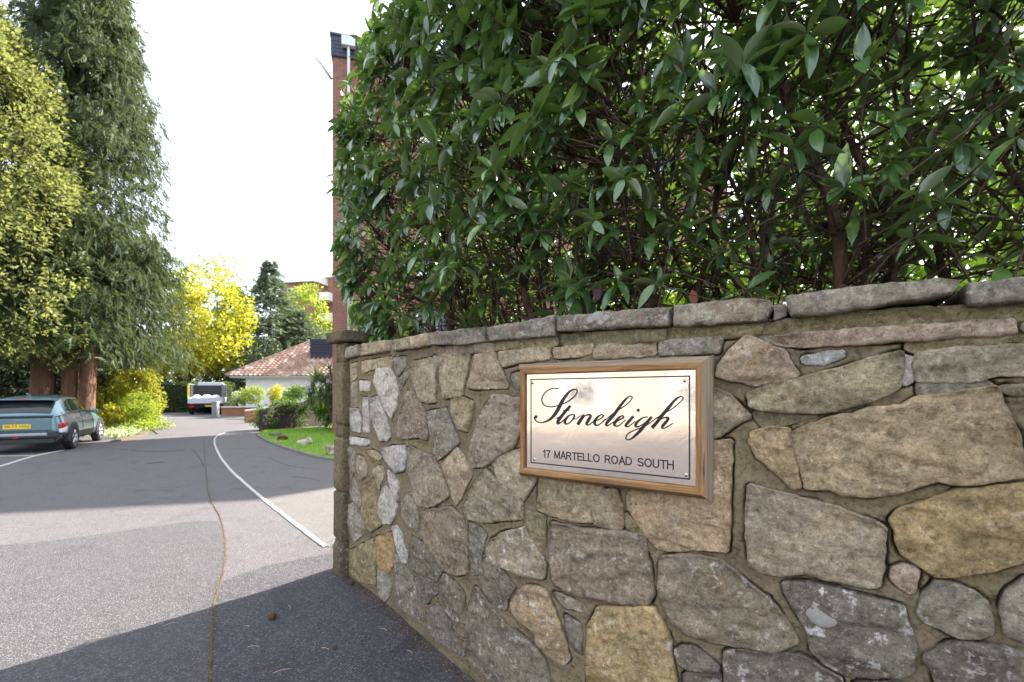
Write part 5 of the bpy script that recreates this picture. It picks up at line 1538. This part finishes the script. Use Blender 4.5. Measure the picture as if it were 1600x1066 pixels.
# ------------------------------------------------------------------ lawn
lawn_edge = [gnd(404, 680), gnd(419, 689), gnd(446, 700), gnd(482, 711), gnd(518, 719), gnd(560, 722)]
LAWN = [(p.x, p.y) for p in lawn_edge] + [(-2.0, 17.5), (-7.0, 17.75), (-8.6, 22.6), (-10.5, 19.3)]
GRASSM = plain('lawn_green', (.13, .24, .022), .95, 0, .55, 1.6, .8)
mb = MB(); mb.prism(LAWN[::-1], -.04, .05); tag(mb.build('lawn', GRASSM), kind='structure')
kb = ribbon('lawn_kerb', smooth_line([(p.x - .05, p.y - .03) for p in lawn_edge], 6), .07, -.04, .06, plain('old_kerb', (.17, .155, .135), .95, 0, .3, 6, .5), .004); tag(kb, kind='structure')
n = 16000; pts = np.stack([rng.uniform(-10.5, -3.6, n), rng.uniform(10.8, 19.5, n)], -1); pts = pts[inside(pts, LAWN)]
tv = np.array([(0, -.10, 0), (0, .10, 0), (1, 0, -.15)]); tf = np.array([(0, 1, 2)])
gr = empty('lawn_grass', (-6.5, 14.5, 0)); tag(gr, 'short bright green grass of the lawn', 'grass', kind='stuff')
pos = np.concatenate([pts, np.full((len(pts), 1), .045)], 1); d = rng.normal(0, .5, (len(pts), 3)) + np.array([0, 0, 1.0])
o = crown('blades', gr, leafmat('grass_blade', [(0, (.07, .15, .012)), (.5, (.16, .30, .022)), (1, (.28, .42, .04))], (.45, .65, .04), .4, .6, 1.5, .2), tv, tf, pos, d, .07, roll=1); o['kind'] = 'stuff'
# edging rocks on the lawn
def rock(name, label, px_, py_, wpx, hpx, rgb, tiltz=0.0, lich=.3):
    p = gnd(px_, py_); Y = p.y; w, h = wpx / F * Y, hpx / F * Y
    bm = bmesh.new(); bmesh.ops.create_cube(bm, size=1); bmesh.ops.bevel(bm, geom=bm.edges[:], offset=.12, segments=2, affect='EDGES'); bmesh.ops.subdivide_edges(bm, edges=bm.edges[:], cuts=2, use_grid_fill=True)
    for v in bm.verts:
        q = v.co.copy(); v.co = Vector((q.x * w, q.y * w * .55, q.z * h)) + Vector((noise.noise(q * 2.3 + p), noise.noise(q * 2.3 + p + Vector((3, 3, 3))), noise.noise(q * 2.3 + p + Vector((7, 1, 5))))) * h * .22
    bmesh.ops.rotate(bm, cent=(0, 0, 0), matrix=Matrix.Rotation(tiltz, 3, 'Y'), verts=bm.verts[:])
    me = bpy.data.meshes.new(name); bm.to_mesh(me); bm.free()
    o = link(name, me, STONE); o.location = (p.x, p.y + .15, h * .42 + .03); b_ = lin(*rgb); o.color = (*b_, lich)
    tag(o, label, 'rock'); return o
rock('lawn_rock', 'flat grey rock farthest along the lawn edge', 427, 683.5, 17, 5, (104, 100, 92), .12)
rock('lawn_rock', 'dark reddish rock on the lawn edge between two grey ones', 438, 690, 14, 7, (92, 58, 40), .05, .1)
rock('lawn_rock', 'pale pointed rock on the lawn, lightest of the edging rocks', 472, 697, 21, 9, (190, 186, 176), -.25, .5)
rock('lawn_rock', 'squared pale stone block on the lawn beside the wall pier', 515, 715, 18, 16, (170, 160, 145), 0, .3)

# ------------------------------------------------------------------ car
def paint(name, c, fl=.4, rough=.3):
    t = MT(name); n = t.noise(t.coord(), 400, 2)
    return t.set(t.mix(t.math('MULTIPLY', n, .15), c, tuple(min(1, x * 1.6) for x in c)), rough, fl, None, .5, 1.0)
TEAL = paint('teal_paint', lin(86, 118, 124))
TRIM = plain('black_trim', (.022, .023, .026), .55, 0, .2, 8, .1)
SILV = plain('silver_trim', (.36, .37, .39), .4, .7, .1, 8, 0)
TINT = plain('tinted_glass', (.008, .010, .014), .05, 0, .1, 2, 0)
REDL = plain('red_lens', (.42, .012, .012), .15, 0, .1, 8, 0)
RUBB = plain('tyre_rubber', (.018, .018, .019), .85, 0, .2, 20, .2)
ALLOY = plain('alloy', (.50, .51, .53), .3, .9, .1, 10, 0)
YPL = plain('yellow_plate', (.80, .52, .02), .5, 0, .04, 8, 0)
BLK = plain('plate_black', (.01, .01, .01), .5, 0, .1, 8, 0)
LENSC = plain('clear_lens', (.62, .62, .64), .15, 0, .1, 8, 0)

# body surface as stations along the length (x from tail to nose), each a half section
ST = [ # x,   zb,  w_sill, w_mid, w_sho, z_sho, w_belt, z_belt, w_roof, z_roofedge, z_roof
 (0.00, .44, .62, .76, .74, .74, .70, .98, .58, 1.02, 1.05),
 (0.06, .34, .76, .84, .83, .76, .78, .995, .62, 1.06, 1.09),
 (0.20, .30, .82, .885, .875, .78, .82, 1.01, .62, 1.18, 1.215),
 (0.50, .28, .86, .905, .90, .80, .835, 1.02, .60, 1.37, 1.41),
 (0.90, .27, .87, .91, .905, .80, .84, 1.02, .61, 1.47, 1.525),
 (1.50, .27, .87, .905, .90, .80, .835, 1.01, .62, 1.51, 1.57),
 (2.10, .27, .87, .905, .90, .80, .83, 1.00, .61, 1.485, 1.55),
 (2.60, .27, .87, .905, .90, .80, .825, .99, .60, 1.34, 1.41),
 (3.05, .28, .87, .905, .90, .80, .81, .975, .62, 1.10, 1.15),
 (3.30, .28, .86, .905, .895, .79, .79, .965, .60, 1.00, 1.035),
 (3.80, .28, .84, .885, .87, .76, .75, .90, .50, .94, .97),
 (4.15, .30, .76, .83, .80, .72, .68, .82, .42, .85, .87),
 (4.33, .42, .55, .64, .62, .64, .52, .70, .30, .72, .73)]
ST = np.array(ST)
def sect(u):
    r = [np.interp(u, ST[:, 0], ST[:, k]) for k in range(ST.shape[1])]
    x, zb, ws, wm, wo, zo, wb, zbt, wr, zre, zr = r
    return np.array([(0, zb), (ws * .9, zb), (ws, zb + .07), (wm, .52), (wo, zo), (wb, zbt), (wr, zre), (wr * .55, zr - .008), (0, zr)])
VK = np.array([0, 1, 1.4, 2, 3, 4, 5, 5.6, 6.4])
def surf(u, v, side=1, off=0.0):
    def P(u, v):
        s = sect(u); return np.array([u, np.interp(v, VK, s[:, 0]), np.interp(v, VK, s[:, 1])])
    p = P(u, v)
    if off:
        e = .02; du = P(min(u + e, 4.33), v) - P(max(u - e, 0), v); dv = P(u, min(v + e, 6.4)) - P(u, max(v - e, 0))
        n = np.cross(dv, du); L = np.linalg.norm(n)
        if L > 1e-9:
            n /= L
            if n[1] < 0 and v < 5.2: n = -n
            if v >= 5.2 and n[2] < 0: n = -n
            p = p + n * off
    return (p[0], p[1] * side, p[2])
car = empty('parked_car', (0, 0, 0)); tag(car, 'teal crossover car with yellow rear number plate parked under the trees', 'car')
us = np.unique(np.concatenate([np.linspace(0, .5, 12), np.linspace(.5, 4.33, 44)])); vs_ = np.unique(np.concatenate([VK, np.linspace(0, 6.4, 40)]))
V = []; Fc = []
for u in us:
    row = [surf(u, v, -1) for v in vs_[::-1]] + [surf(u, v, 1) for v in vs_[1:]]
    V += row
W = len(row)
for i in range(len(us) - 1):
    for j in range(W - 1): Fc.append((i*W+j, (i+1)*W+j, (i+1)*W+j+1, i*W+j+1))
Fc.append(tuple(range(W))); Fc.append(tuple((len(us)-1)*W+k for k in range(W))[::-1])
me = mesh('body', V, Fc, True); body = link('body', me, TEAL, car)
def patch(name, pts, mat, side=1, off=.006, parent=None, res=10):
    """panel following the body: pts = corner (u,v) quad"""
    a, b, c, d_ = pts; V = []; Fc = []
    for i in range(res + 1):
        for j in range(res + 1):
            s, t = i / res, j / res
            u = (a[0]*(1-s) + b[0]*s)*(1-t) + (d_[0]*(1-s) + c[0]*s)*t; v = (a[1]*(1-s) + b[1]*s)*(1-t) + (d_[1]*(1-s) + c[1]*s)*t
            V.append(surf(u, v, side, off))
    n = res + 1
    for i in range(res):
        for j in range(res): Fc.append((i*n+j, (i+1)*n+j, (i+1)*n+j+1, i*n+j+1))
    o = link(name, mesh(name, V, Fc, True), mat, parent or car)
    s_ = o.modifiers.new('thick', 'SOLIDIFY'); s_.thickness = .006; s_.offset = 0
    return o
for sd_ in (1, -1):
    patch('side_window', [(.92, 4.12), (1.62, 4.10), (1.60, 4.88), (1.12, 4.86)], TINT, sd_)
    patch('side_window', [(1.70, 4.10), (2.78, 4.12), (2.35, 4.86), (1.68, 4.88)], TINT, sd_)
    patch('quarter_window', [(.62, 4.25), (.86, 4.14), (1.02, 4.78), (.90, 4.76)], TINT, sd_)
    patch('sill_cladding', [(.05, 1.0), (4.2, 1.0), (4.2, 1.95), (.05, 1.9)], TRIM, sd_, .008, res=24)
    patch('door_seam', [(1.655, 1.9), (1.668, 1.9), (1.668, 4.1), (1.655, 4.1)], TRIM, sd_, .003, res=8)
    patch('door_seam', [(2.74, 1.9), (2.753, 1.9), (2.753, 4.0), (2.74, 4.0)], TRIM, sd_, .003, res=8)
    patch('door_handle', [(1.35, 3.25), (1.58, 3.25), (1.58, 3.38), (1.35, 3.38)], TEAL, sd_, .03, res=3)
    patch('door_handle', [(2.40, 3.25), (2.63, 3.25), (2.63, 3.38), (2.40, 3.38)], TEAL, sd_, .03, res=3)
    patch('tail_light', [(.03, 2.55), (.36, 2.75), (.33, 3.15), (.03, 3.10)], REDL, sd_, .014, res=6)
    patch('reflector', [(.03, 2.05), (.26, 2.1), (.34, 2.68), (.03, 2.48)], LENSC, sd_, .012, res=6)
    patch('light_bar', [(.02, 3.90), (.42, 3.96), (.42, 4.02), (.02, 3.99)], TRIM, sd_, .010, res=6)
    patch('window_trim', [(.60, 4.03), (2.85, 4.03), (2.85, 4.09), (.60, 4.09)], TRIM, sd_, .006, res=14)
# rear glass, in two mirrored halves joined over the middle
def rear_panel(name, u0, u1, z_fn, mat, off, yk=.93, n=12, m=6, parent=None):
    V = []; Fc = []
    for i in range(m + 1):
        u = u0 + (u1 - u0) * i / m; s = sect(u)
        wr, zre, zr = s[6][0], s[6][1], s[8][1]
        for j in range(n + 1):
            y = (j / n * 2 - 1) * wr * yk; zz = np.interp(abs(y), [0, wr * .55, wr], [zr, zr - .008, zre])
            V.append((u - off * .55, y, zz + off))
    for i in range(m):
        for j in range(n): a = i*(n+1)+j; Fc.append((a, a+1, a+n+2, a+n+1))
    o = link(name, mesh(name, V, Fc, True), mat, parent or car); return o
rear_panel('rear_window', .045, .50, None, TINT, .010, 1.02)
rear_panel('windscreen', 2.22, 3.02, None, TINT, .010, .98)
# roof spoiler, tail panel and bumper
mb = MB(); mb.box(.36, .74, -.57, .57, 1.41, 1.455); sp_ = mb.build('spoiler', TEAL, car, bevel=.015)
mb = MB(); mb.box(.352, .36, -.14, .14, 1.42, 1.44); mb.build('brake_light', REDL, sp_)
mb = MB(); mb.tube([(.9, .05, 1.525), (.80, .05, 1.60), (.72, .05, 1.61)], [.035, .02, .008], 6); mb.build('aerial', TEAL, car)
mb = MB(); mb.box(-.035, .10, -.70, .70, .985, 1.03); mb.build('tail_lip', TEAL, car, bevel=.012)
mb = MB(); mb.box(-.030, .02, -.68, .68, .945, .975); mb.build('tail_strip', TRIM, car)
mb = MB(); mb.box(-.018, .05, -.66, .66, .60, .935); tg = mb.build('tailgate', TEAL, car, bevel=.02)
mb = MB(); mb.box(-.10, .12, -.80, .80, .40, .58); mb.build('bumper', TRIM, car, bevel=.03)
mb = MB(); mb.box(-.115, -.06, -.60, .60, .47, .545); mb.build('skid_plate', SILV, car, bevel=.012)
mb = MB(); mb.box(-.06, .14, -.72, .72, .26, .395); mb.build('valance', TRIM, car, bevel=.02)
mb = MB(); mb.box(-.108, -.101, -.05, .05, .415, .455); mb.build('fog_light', REDL, car)
mb = MB(); mb.box(-.034, -.020, -.26, .26, .665, .78); npl = mb.build('number_plate', YPL, car)
text_obj('plate_lettering', 'SK73 HXJ', BLK, npl, .46, .08, (-.0365, .23, .683), (R(90), 0, R(-90)), .001, 1.02, 1.0, 0.0, 'letter')
# emblem: slanted oval outline
mb = MB(); pts = [(-.024, .075 * math.cos(a), .865 + .035 * math.sin(a)) for a in np.linspace(0, 2 * math.pi, 25)]; mb.tube(pts, .005, 5, False)
mb.tube([(-.024, .03, .845), (-.024, .018, .885)], .005, 5); mb.tube([(-.024, -.018, .845), (-.024, -.03, .885)], .005, 5); mb.tube([(-.024, .022, .867), (-.024, -.022, .863)], .004, 5)
mb.build('emblem', SILV, tg, True)
for sd_ in (1, -1):
    mb = MB(); mb.box(2.52, 2.70, sd_ * .86 - .02 if sd_ > 0 else -1.05, 1.05 if sd_ > 0 else -.84, .985, 1.11); mb.build('door_mirror', TEAL, car, bevel=.03)
    for x in (.82, 3.48):
        wh = empty('wheel', (x, sd_ * .80, .34)); wh.parent = car
        mb = MB(); pr = [(.225, -.10), (.30, -.112), (.335, -.095), (.345, -.05), (.345, .05), (.335, .095), (.30, .112), (.225, .10)]; n = 32; vs = []; fs = []
        for k in range(n):
            a = 2 * math.pi * k / n
            for r, y in pr: vs.append((r * math.cos(a), y, r * math.sin(a)))
        m = len(pr)
        for k in range(n):
            for j in range(m): fs.append((k*m+j, k*m+(j+1) % m, ((k+1) % n)*m+(j+1) % m, ((k+1) % n)*m+j))
        mb.add(vs, fs); mb.build('tyre', RUBB, wh, True)
        mb = MB(); yo = sd_ * .085
        mb.tube([(0, yo - .05 * sd_, 0), (0, yo - .045 * sd_, 0)], .222, 28); mb.build('barrel', TRIM, wh)
        mb = MB(); mb.cyl((0, yo - .03 * sd_, 0), .05, .035 * sd_, 'y', 14)
        for k in range(5):
            a = 2 * math.pi * k / 5 + .3
            for da in (-.13, .13): mb.tube([(.03 * math.cos(a), yo, .03 * math.sin(a)), (.215 * math.cos(a + da), yo + .005 * sd_, .215 * math.sin(a + da))], [.020, .016], 5)
        mb.tube([(.215 * math.cos(t), yo, .215 * math.sin(t)) for t in np.linspace(0, 2 * math.pi, 29)], .013, 5, False); mb.build('rim', ALLOY, wh, True)
        # dark arch moulding standing proud of the body
        mb = MB(); vs = []; n = 18
        for k in range(n + 1):
            a = math.pi * (-.06 + 1.12 * k / n)
            for r in (.365, .45):
                for y in (.80, .925): vs.append((x + r * math.cos(a), sd_ * y, max(.27, .34 + r * math.sin(a))))
        fs = []
        for k in range(n):
            o_ = 4 * k; fs += [(o_, o_+1, o_+5, o_+4), (o_+2, o_+6, o_+7, o_+3), (o_+1, o_+3, o_+7, o_+5), (o_, o_+4, o_+6, o_+2)]
        mb.add(vs, fs); mb.build('wheel_arch', TRIM, car)
        mb = MB(); mb.tube([(x, sd_ * .78, .35), (x, sd_ * .915, .35)], .37, 24); mb.build('arch_liner', BLK, car)
for c in car.children:
    if c.name.startswith('wheel') and c.type == 'EMPTY': c.location.y = .835 if c.location.y > 0 else -.835
# pose: rear right wheel on the tarmac at the photo's spot; car points away to the left
fwd = Vector((-.50, .866, 0)); rgt = Vector((.866, .5, 0))
rw = Vector((-12.72, 13.15, 0)); org = rw - fwd * .82 - rgt * .86
car.location = org; car.rotation_euler = (0, 0, math.atan2(fwd.y, fwd.x))

# ------------------------------------------------------------------ open truck at the end of the drive
p = gnd(321, 648); tk = empty('tipper_truck', (p.x, p.y, 0), R(28)); tag(tk, 'open backed white tipper truck parked by the clipped hedge', 'truck')
DKM = plain('truck_dark', (.03, .03, .035), .6); WHT = plain('truck_white', (.62, .66, .72), .5, 0, .1, 4, .1); BAGM = plain('bulk_bag', (.74, .76, .80), .9, 0, .15, 6, .8); YEL = plain('yellow_post', (.75, .62, .06), .6)
GRY = plain('truck_grey', (.20, .21, .23), .6)
mb = MB(); mb.box(-.95, .95, .15, 4.9, .55, .72); mb.build('chassis', DKM, tk)
mb = MB(); mb.box(-1.08, 1.08, 0, 3.1, .74, .84); mb.build('bed_floor', DKM, tk)
mb = MB(); mb.box(-1.08, 1.08, -.05, -.005, .86, 1.25); mb.build('tailgate', WHT, tk)
for s_ in (-1, 1):
    mb = MB(); mb.box(s_ * 1.08 - .03, s_ * 1.08 + .03, .0, 3.1, .86, 1.30); mb.build('bed_side', WHT, tk)
    for y in (.05, 1.5, 3.0):
        mb = MB(); mb.box(s_ * 1.08 - .055, s_ * 1.08 + .055, y, y + .09, 1.302, 2.28); mb.build('side_post', YEL if (s_ < 0 and y < 1) else GRY, tk)
    mb = MB(); mb.box(s_ * .86 - .15, s_ * .86 + .15, -.03, .10, .56, .70); mb.build('tail_light', REDL, tk)
    for y in (.9, 4.3):
        mb = MB(); mb.cyl((s_ * .95 - .13 * (1 if s_ > 0 else 1), y, .36), .36, .26, 'x', 22); wq = mb.build('wheel', RUBB, tk)
mb = MB(); mb.box(-1.1, 1.1, 2.95, 3.08, 1.3, 2.26); mb.build('headboard', DKM, tk)
for s_ in (-1, 1):
    mb = MB(); mb.box(s_ * 1.08 - .03, s_ * 1.08 + .03, .0, 3.1, 2.282, 2.34); mb.build('top_rail', GRY, tk)
    for z in (1.5, 1.7, 1.9, 2.1):
        mb = MB(); mb.box(s_ * 1.08 - .012, s_ * 1.08 + .012, .14, 2.9, z, z + .05); mb.build('side_slat', DKM, tk)
mb = MB(); mb.box(-1.0, 1.0, 3.3, 4.9, .75, 1.45); mb.build('cab', WHT, tk, bevel=.05)
mb = MB(); mb.add([(-.98, 3.3, 1.452), (.98, 3.3, 1.452), (.98, 4.85, 1.452), (-.98, 4.85, 1.452), (-.85, 3.35, 2.5), (.85, 3.35, 2.5), (.85, 4.3, 2.5), (-.85, 4.3, 2.5)], [(4,5,6,7),(0,1,5,4),(1,2,6,5),(2,3,7,6),(3,0,4,7)]); cab = mb.build('cab_top', WHT, tk, bevel=.03)
mb = MB(); mb.box(-.72, .72, 3.28, 3.315, 1.56, 2.0); mb.build('rear_window', TINT, tk)
mb = MB(); mb.box(-.02, .50, -.055, -.052, .60, .71); mb.build('number_plate', YPL, tk)
for k, (x, w_) in enumerate(((-.62, .5), (0.02, .6), (.62, .5))):
    bm = bmesh.new(); bmesh.ops.create_icosphere(bm, subdivisions=3, radius=1)
    for v in bm.verts:
        q = v.co; v.co = Vector((x + q.x * w_ * .62, .6 + q.y * .5, 1.22 + q.z * .28 + .04 * noise.noise(q * 3 + Vector((k, 0, 0)))))
    me = bpy.data.meshes.new('bulk_bag'); bm.to_mesh(me); bm.free(); me.polygons.foreach_set('use_smooth', np.ones(len(me.polygons), dtype=bool))
    o = link('bulk_bag', me, BAGM); o.matrix_world = Matrix.Translation(tk.location) @ Matrix.Rotation(R(28), 4, 'Z')
    tag(o, ('white sack in the truck bed, leftmost', 'white sack in the middle of the truck bed', 'white sack in the truck bed, rightmost')[k], 'sack', 'sacks in the truck bed')

# ------------------------------------------------------------------ small things on the ground
CONE = m_bark('pine_cone_scale', (.07, .045, .025), (.22, .15, .09), (60, 60, 60))
def pine_cone(label, px_, py_, r):
    p = gnd(px_, py_); t = empty('pine_cone', (p.x, p.y, 0)); tag(t, label, 'pine cone')
    bm = bmesh.new(); bmesh.ops.create_uvsphere(bm, u_segments=16, v_segments=12, radius=r)
    for v in bm.verts: v.co.x *= 1.2
    me = bpy.data.meshes.new('core'); bm.to_mesh(me); bm.free(); link('core', me, CONE, t, (0, 0, r * .95))
    m = MB()
    for k in range(60):
        z = 1 - 2 * (k + .5) / 60; a = k * 2.39996; rr = math.sqrt(1 - z * z)
        c = Vector((z * 1.22, rr * math.cos(a), rr * math.sin(a))) * r * 1.02; nn = c.normalized(); u = nn.orthogonal().normalized() * r * .25; w = nn.cross(u).normalized() * r * .25
        c.z += r * .95
        m.add([c - u, c - w, c + u, c + w, c + nn * r * .16], [(0, 1, 4), (1, 2, 4), (2, 3, 4), (3, 0, 4)])
    o = m.build('scales', CONE, t); o['kind'] = 'stuff'
    t.rotation_euler = (0, 0, random.uniform(0, 3))
pine_cone('round brown pine cone lying alone on the shaded tarmac', 425, 968, .024)
pine_cone('brown pine cone at the foot of the wall next to the pier', 549, 914, .020)
pine_cone('tiny dark cone low in the shaded tarmac near the wall', 522, 1014, .011)
STRAW = plain('dry_straw', (.42, .34, .20), .9, 0, .3, 30, .2)
for i, (px_, py_, L, an) in enumerate(((396, 1012, .07, .1), (470, 905, .05, -.6), (508, 1015, .06, -.3), (452, 950, .06, -.9), (440, 1050, .09, .5), (150, 1000, .10, .25), (165, 962, .07, .1), (268, 976, .06, .5), (520, 903, .05, .3), (386, 980, .04, -.1), (640, 1020, .05, -.7), (600, 985, .06, -.5), (755, 1052, .07, .9))):
    p = gnd(px_, py_); m = MB(); d = Vector((math.cos(an), math.sin(an), 0)); mid = p + Vector((0, 0, .008)) + Vector((-d.y, d.x, 0)) * L * .1
    m.tube([p - d * L / 2 + Vector((0, 0, .0065)), mid, p + d * L / 2 + Vector((0, 0, .0065))], .0016, 5)
    o = m.build('dry_twig', STRAW); tag(o, 'thin straw coloured twig lying on the shaded tarmac', 'twig', 'dry twigs on the tarmac')
# leaf litter: rusty needles along the wall foot, crumbs over the tarmac and the sunny corner by the pier
n = 1500; s = rng.uniform(.05, 3.4, n); hh = .025 + np.abs(rng.normal(0, .035, n)); w3 = wpt(s, np.full(n, .0), hh); w3[:, 2] = .008 + .006 * rng.random(n)
n2 = 420; c2 = np.stack([rng.normal(-2.0, .28, n2), rng.normal(4.75, .30, n2), np.full(n2, .012)], -1)
n3 = 620; c3 = np.stack([rng.uniform(-3.2, -.3, n3), rng.uniform(2.3, 5.2, n3), np.full(n3, .012)], -1)
n4 = 800; k4 = rng.integers(0, len(seam), n4); c4 = np.array([(seam[k].x, seam[k].y, .012) for k in k4]) + np.concatenate([rng.normal(0, .009, (n4, 2)), np.zeros((n4, 1))], 1); 
on_drive = np.concatenate([w3, c2, c3, c4])
wl = np.array([np.min(np.hypot(CP[:, 0] - q[0], CP[:, 1] - q[1])) for q in c3])
lt = empty('leaf_litter', (-1, 3, 0)); tag(lt, 'fine rusty leaf litter and needles on the tarmac and along the wall foot', 'leaf litter', kind='stuff')
LITM = leafmat('litter', [(0, (.06, .03, .02)), (.5, (.16, .09, .05)), (1, (.36, .26, .15))], (.2, .1, .05), .05, .9, 6, .1)
o = crown('litter', lt, LITM, *diamond(.28, .1), on_drive, np.concatenate([rng.normal(0, 1, (len(on_drive), 2)), rng.normal(0, .12, (len(on_drive), 1))], 1), .016, roll=.15, var=.7); o['kind'] = 'stuff'

# ------------------------------------------------------------------ house and tree added behind the viewer for the plate to mirror
hs = empty('added_house', (-14.5, -8.2, 0), R(-60)); tag(hs, 'buff stone house with tiled roof added across the road for the name plate to mirror', 'building')
CRM = plain('buff_stone', (.23, .20, .17), .9, 0, .12, .8, .3)
mb = MB(); mb.box(-9, 9, -7, 0, -.05, 5.6); mb.build('wall', CRM, hs)
mb = MB(); mb.add([(-9.5, -7.5, 5.602), (9.5, -7.5, 5.602), (9.5, .5, 5.602), (-9.5, .5, 5.602), (-7, -3.5, 8.4), (7, -3.5, 8.4)], [(0, 1, 5, 4), (1, 2, 5), (2, 3, 4, 5), (3, 0, 4), (0, 3, 2, 1)]); mb.build('roof', plain('house_tiles', (.26, .13, .09), .9), hs)
for x in (-6.5, -2.2, 2.4, 6.2):
    for z in (.9, 3.6):
        mb = MB(); mb.box(x - .8, x + .8, -.02, .06, z, z + 1.3); w_ = mb.build('window', WPAINT, hs)
        mb = MB(); mb.box(x - .7, x + .7, .062, .068, z + .1, z + 1.2); mb.build('pane', GLASS, w_)
broad('roadside_tree', 'leafy tree added beside the buff house across the road', -9.0, -12.5, 4.2, 2.4, 2.2, 2.4, LF_LIM, 60, .7, 40, .26, 2.4, tr=.14)

# odd leaves caught at the foot of the hedge, and a tuft of dead needles
for (px_, py_, Y, L, rgb, lb, dn) in ((931, 440, 2.30, .10, (104, 80, 88), 'withered mauve leaf', (0.1, -.2, -1)), (1082, 452, 2.1, .085, (118, 70, 48), 'rust brown dead leaf', (.05, -.1, -1))):
    p = at(px_, py_, Y); tv, tf = broad_leaf(.46, 5, .08, .1, .95)
    me = mesh('withered_leaf', tv * L, tf, True); o = link('withered_leaf', me, plain('withered', lin(*rgb), .7, 0, .3, 30, .2), bush)
    d = np.array([dn], float); m = Matrix(rot_from(d, np.array([[-.3, -1.0, 0]]), .05)[0].tolist()).to_4x4(); m.translation = p - bush.location; o.matrix_local = m
    o['label'] = lb + ' hanging just above the coping'
tf_ = empty('needle_tuft', at(655, 4, 3.6)); tag(tf_, 'tuft of dead brown pine needles caught in the top of the hedge', 'needle tuft')
m = MB()
for i in range(46):
    a = random.uniform(0, 6.28); sp = random.uniform(0, .35); L = random.uniform(.12, .24)
    d = Vector((math.cos(a) * sp, math.sin(a) * sp, -1)).normalized(); m.tube([(0, 0, 0), tuple(d * L * .5), tuple(d * L + Vector((0, 0, -.01)))], .0016, 3, False)
o = m.build('needles', plain('dead_needles', (.22, .14, .07), .9, 0, .3, 20, .1), tf_); o['kind'] = 'stuff'

# hairline cracks and crumbled spots in the old tarmac
CRK = plain('crack_dirt', (.030, .026, .022), .98, 0, .4, 30, .5)
for pts_ in ([(300, 702), (312, 716), (318, 730)], [(205, 704), (250, 706), (290, 703)], [(228, 725), (256, 722)], [(420, 716), (452, 728), (492, 734)], [(455, 745), (484, 748), (500, 752)]):
    ln_ = smooth_line([gnd(*q) for q in pts_], 7)
    ln_ = [q + Vector((.03 * noise.noise(Vector((q.x * 8, q.y * 8, 2))), .03 * noise.noise(Vector((q.x * 8, q.y * 8, 7))))) for q in ln_]
    k_ = ribbon('tarmac_crack', ln_, [max(.002, .007 + .012 * noise.noise(Vector((q.x * 12, q.y * 12, 5)))) for q in ln_], 0.0, .0066, CRK, .002); tag(k_, kind='structure')
